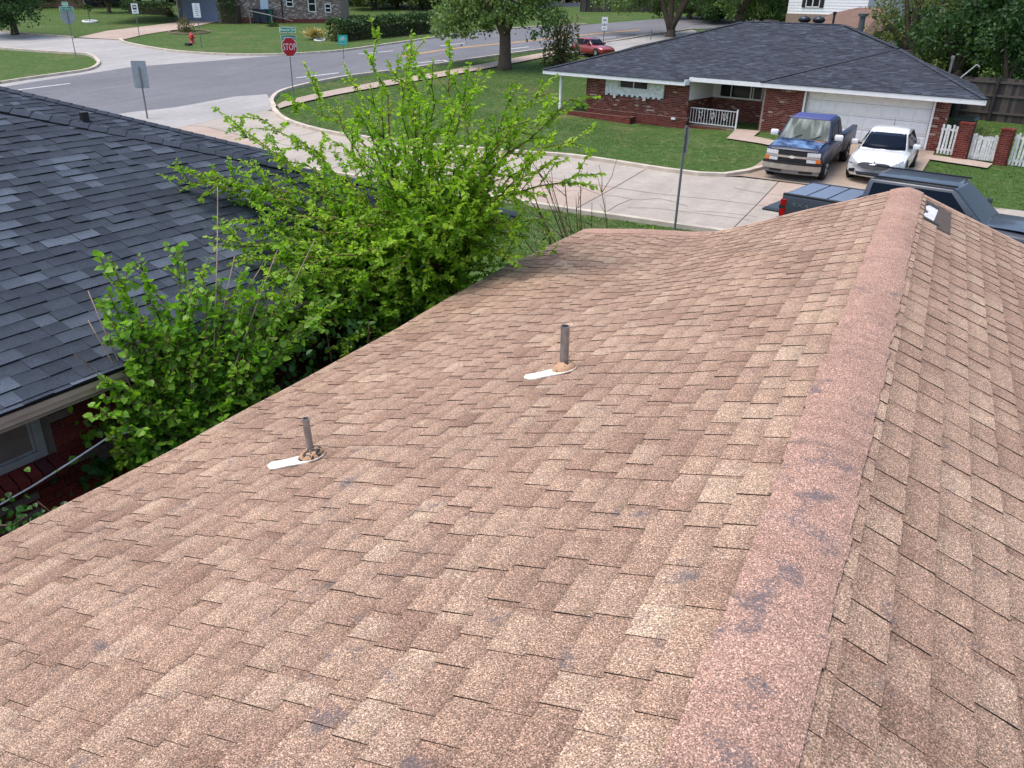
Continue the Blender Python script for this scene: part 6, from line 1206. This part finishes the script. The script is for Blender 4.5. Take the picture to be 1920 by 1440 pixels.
# tan house, top left corner
A = np.array(gp(92, 13)); B = np.array(gp(174, 11.5)); rot, L = seg_frame(A, B); T = thing('tan_house', 'tan-walled house just showing above the top-left lawn', 'house', A, rot); b = MB(); b.box(-8, L * .82, 0, 8, -.5, 3.2); b.build('wall', plain('tan_siding', lin(186, 150, 128), .8), T); b = MB(); b.box(L * .82 + .05, L, .1, 8, -.5, 3.2); b.build('dark_bay', plain('dark_bay', (.06, .06, .07), .7), T); b = MB(); b.box(L * .80, L * .83, -.06, .0, -.4, 3.2); b.build('corner_board', M['white'], T); b = MB(); b.hexa([(-9, -.8, 3.2), (L + .8, -.8, 3.2), (L + .8, 8.8, 3.2), (-9, 8.8, 3.2)], [(-5, 4, 5), (L - 4, 4, 5), (L - 4, 4.2, 5), (-5, 4.2, 5)], 0, .4); b.build('roof', rm, T, tone=True)
# white two-storey house behind the garage roof
c0 = far_pt(1470, 72); c1 = far_pt(1640, 66); rot, L = seg_frame(c0, c1); T = thing('white_house', 'two-storey house with white clapboard siding and dark shutters behind the far roof', 'house', c0, rot); zl = lambda px, py: on_plane(c0, rot, px, py)
zw = zl(1550, 27)[1]; b = MB(); wx = zl(1627, 10)[0]; n = 16
for i in range(n): z = zw + i * .2; b.hexa([(0, .0, z), (wx, .0, z), (wx, .1, z), (0, .1, z)], [(0, .03, z + .2), (wx, .03, z + .2), (wx, .1, z + .2), (0, .1, z + .2)])
b.build('clapboard', M['white'], T); b = MB(); b.box(0, wx, .11, 7, -1, zw + n * .2); b.build('wall_core', M['white'], T); b = MB(); b.box(0, wx, -.05, .1, -1, zw); b.build('lower_wall', plain('tan_lower_wall', lin(140, 118, 104), .8), T)
x0, x1 = zl(1512, 5)[0], zl(1538, 5)[0]; z0, z1 = zl(1525, 14)[1], zl(1525, -8)[1]; b = MB()
for q in ((x0, x1, z0, z0 + .07), (x0, x0 + .06, z0, z1), (x1 - .06, x1, z0, z1), ((x0 + x1) / 2 - .04, (x0 + x1) / 2 + .04, z0, z1), (x0, x1, z1 - .07, z1)): b.box(q[0], q[1], -.06, .0, q[2], q[3])
w = b.build('window', M['white'], T); b = MB(); b.box(x0, x1, -.02, -.005, z0, z1); b.build('pane', M['glass'], w)
for x in (x0 - .38, x1 + .04): b = MB(); b.box(x, x + .34, -.06, -.005, z0, z1); b.build('shutter', M['black'], T)
pL, pR, pT = zl(1566, 27), zl(1640, 60), zl(1618, 14); zb_ = zl(1570, 60)[1]; b = MB(); b.hexa([(pL[0], -3.5, zb_), (pR[0] + 2, -3.5, zb_), (pR[0] + 2, 0, zb_ + .2), (pL[0], 0, zb_ + .2)], [(pL[0], -.6, pL[1]), (pT[0], -.4, pT[1]), (pT[0] + 2, -.2, pT[1]), (pL[0], -.2, pL[1] + .1)], 0, .5); q = shingle_mat('brown_shingles', [lin(104, 84, 76), lin(120, 98, 88), lin(134, 112, 100)], 0, 40, .3); b.build('lower_roof', q, T, tone=True)
b = MB(); b.hexa([(-.6, -.6, zw + n * .2), (wx + .6, -.6, zw + n * .2), (wx + .6, 7.6, zw + n * .2), (-.6, 7.6, zw + n * .2)], [(1, 3, zw + n * .2 + 2), (wx - 1, 3, zw + n * .2 + 2), (wx - 1, 3.2, zw + n * .2 + 2), (1, 3.2, zw + n * .2 + 2)], 0, .4); b.build('roof', q, T, tone=True)
# grey shed and dark fence far along the road
c0 = far_pt(1005, 105); c1 = far_pt(1095, 108); rot, L = seg_frame(c0, c1); T = thing('grey_shed', 'low grey building half hidden by trees at the far end of the road', 'shed', c0, rot); zt = on_plane(c0, rot, 1050, 20)[1]; b = MB(); b.box(0, L, 0, 5, -1, zt); b.build('wall', plain('grey_siding', lin(120, 124, 122), .8), T); b = MB(); b.hexa([(-.5, -.6, zt), (L + .5, -.6, zt), (L + .5, 5.6, zt), (-.5, 5.6, zt)], [(-.3, 2.4, zt + .9), (L + .3, 2.4, zt + .9), (L + .3, 2.6, zt + .9), (-.3, 2.6, zt + .9)], 0, .5); b.build('roof', rm, T, tone=True)
c0 = far_pt(1085, 100); c1 = far_pt(1420, 104); rot, L = seg_frame(c0, c1); T = thing('wood_fence', 'long dark board fence on the far side of the main road', 'fence', c0, rot); zt = max(1.7, on_plane(c0, rot, 1200, 29)[1]); b = MB(); n = int(L / .3); r = random.Random(9)
for i in range(n): p = c0 + (c1 - c0) * (i / n); dz = float(gz(p[0], p[1])) - c0[2]; b.box(i * .3, i * .3 + .28, 0, .04, dz - .3, dz + 1.9 + r.uniform(-.05, .05), 0, r.random())
tag(b.build('boards', wm, T, tone=True), kind='stuff')
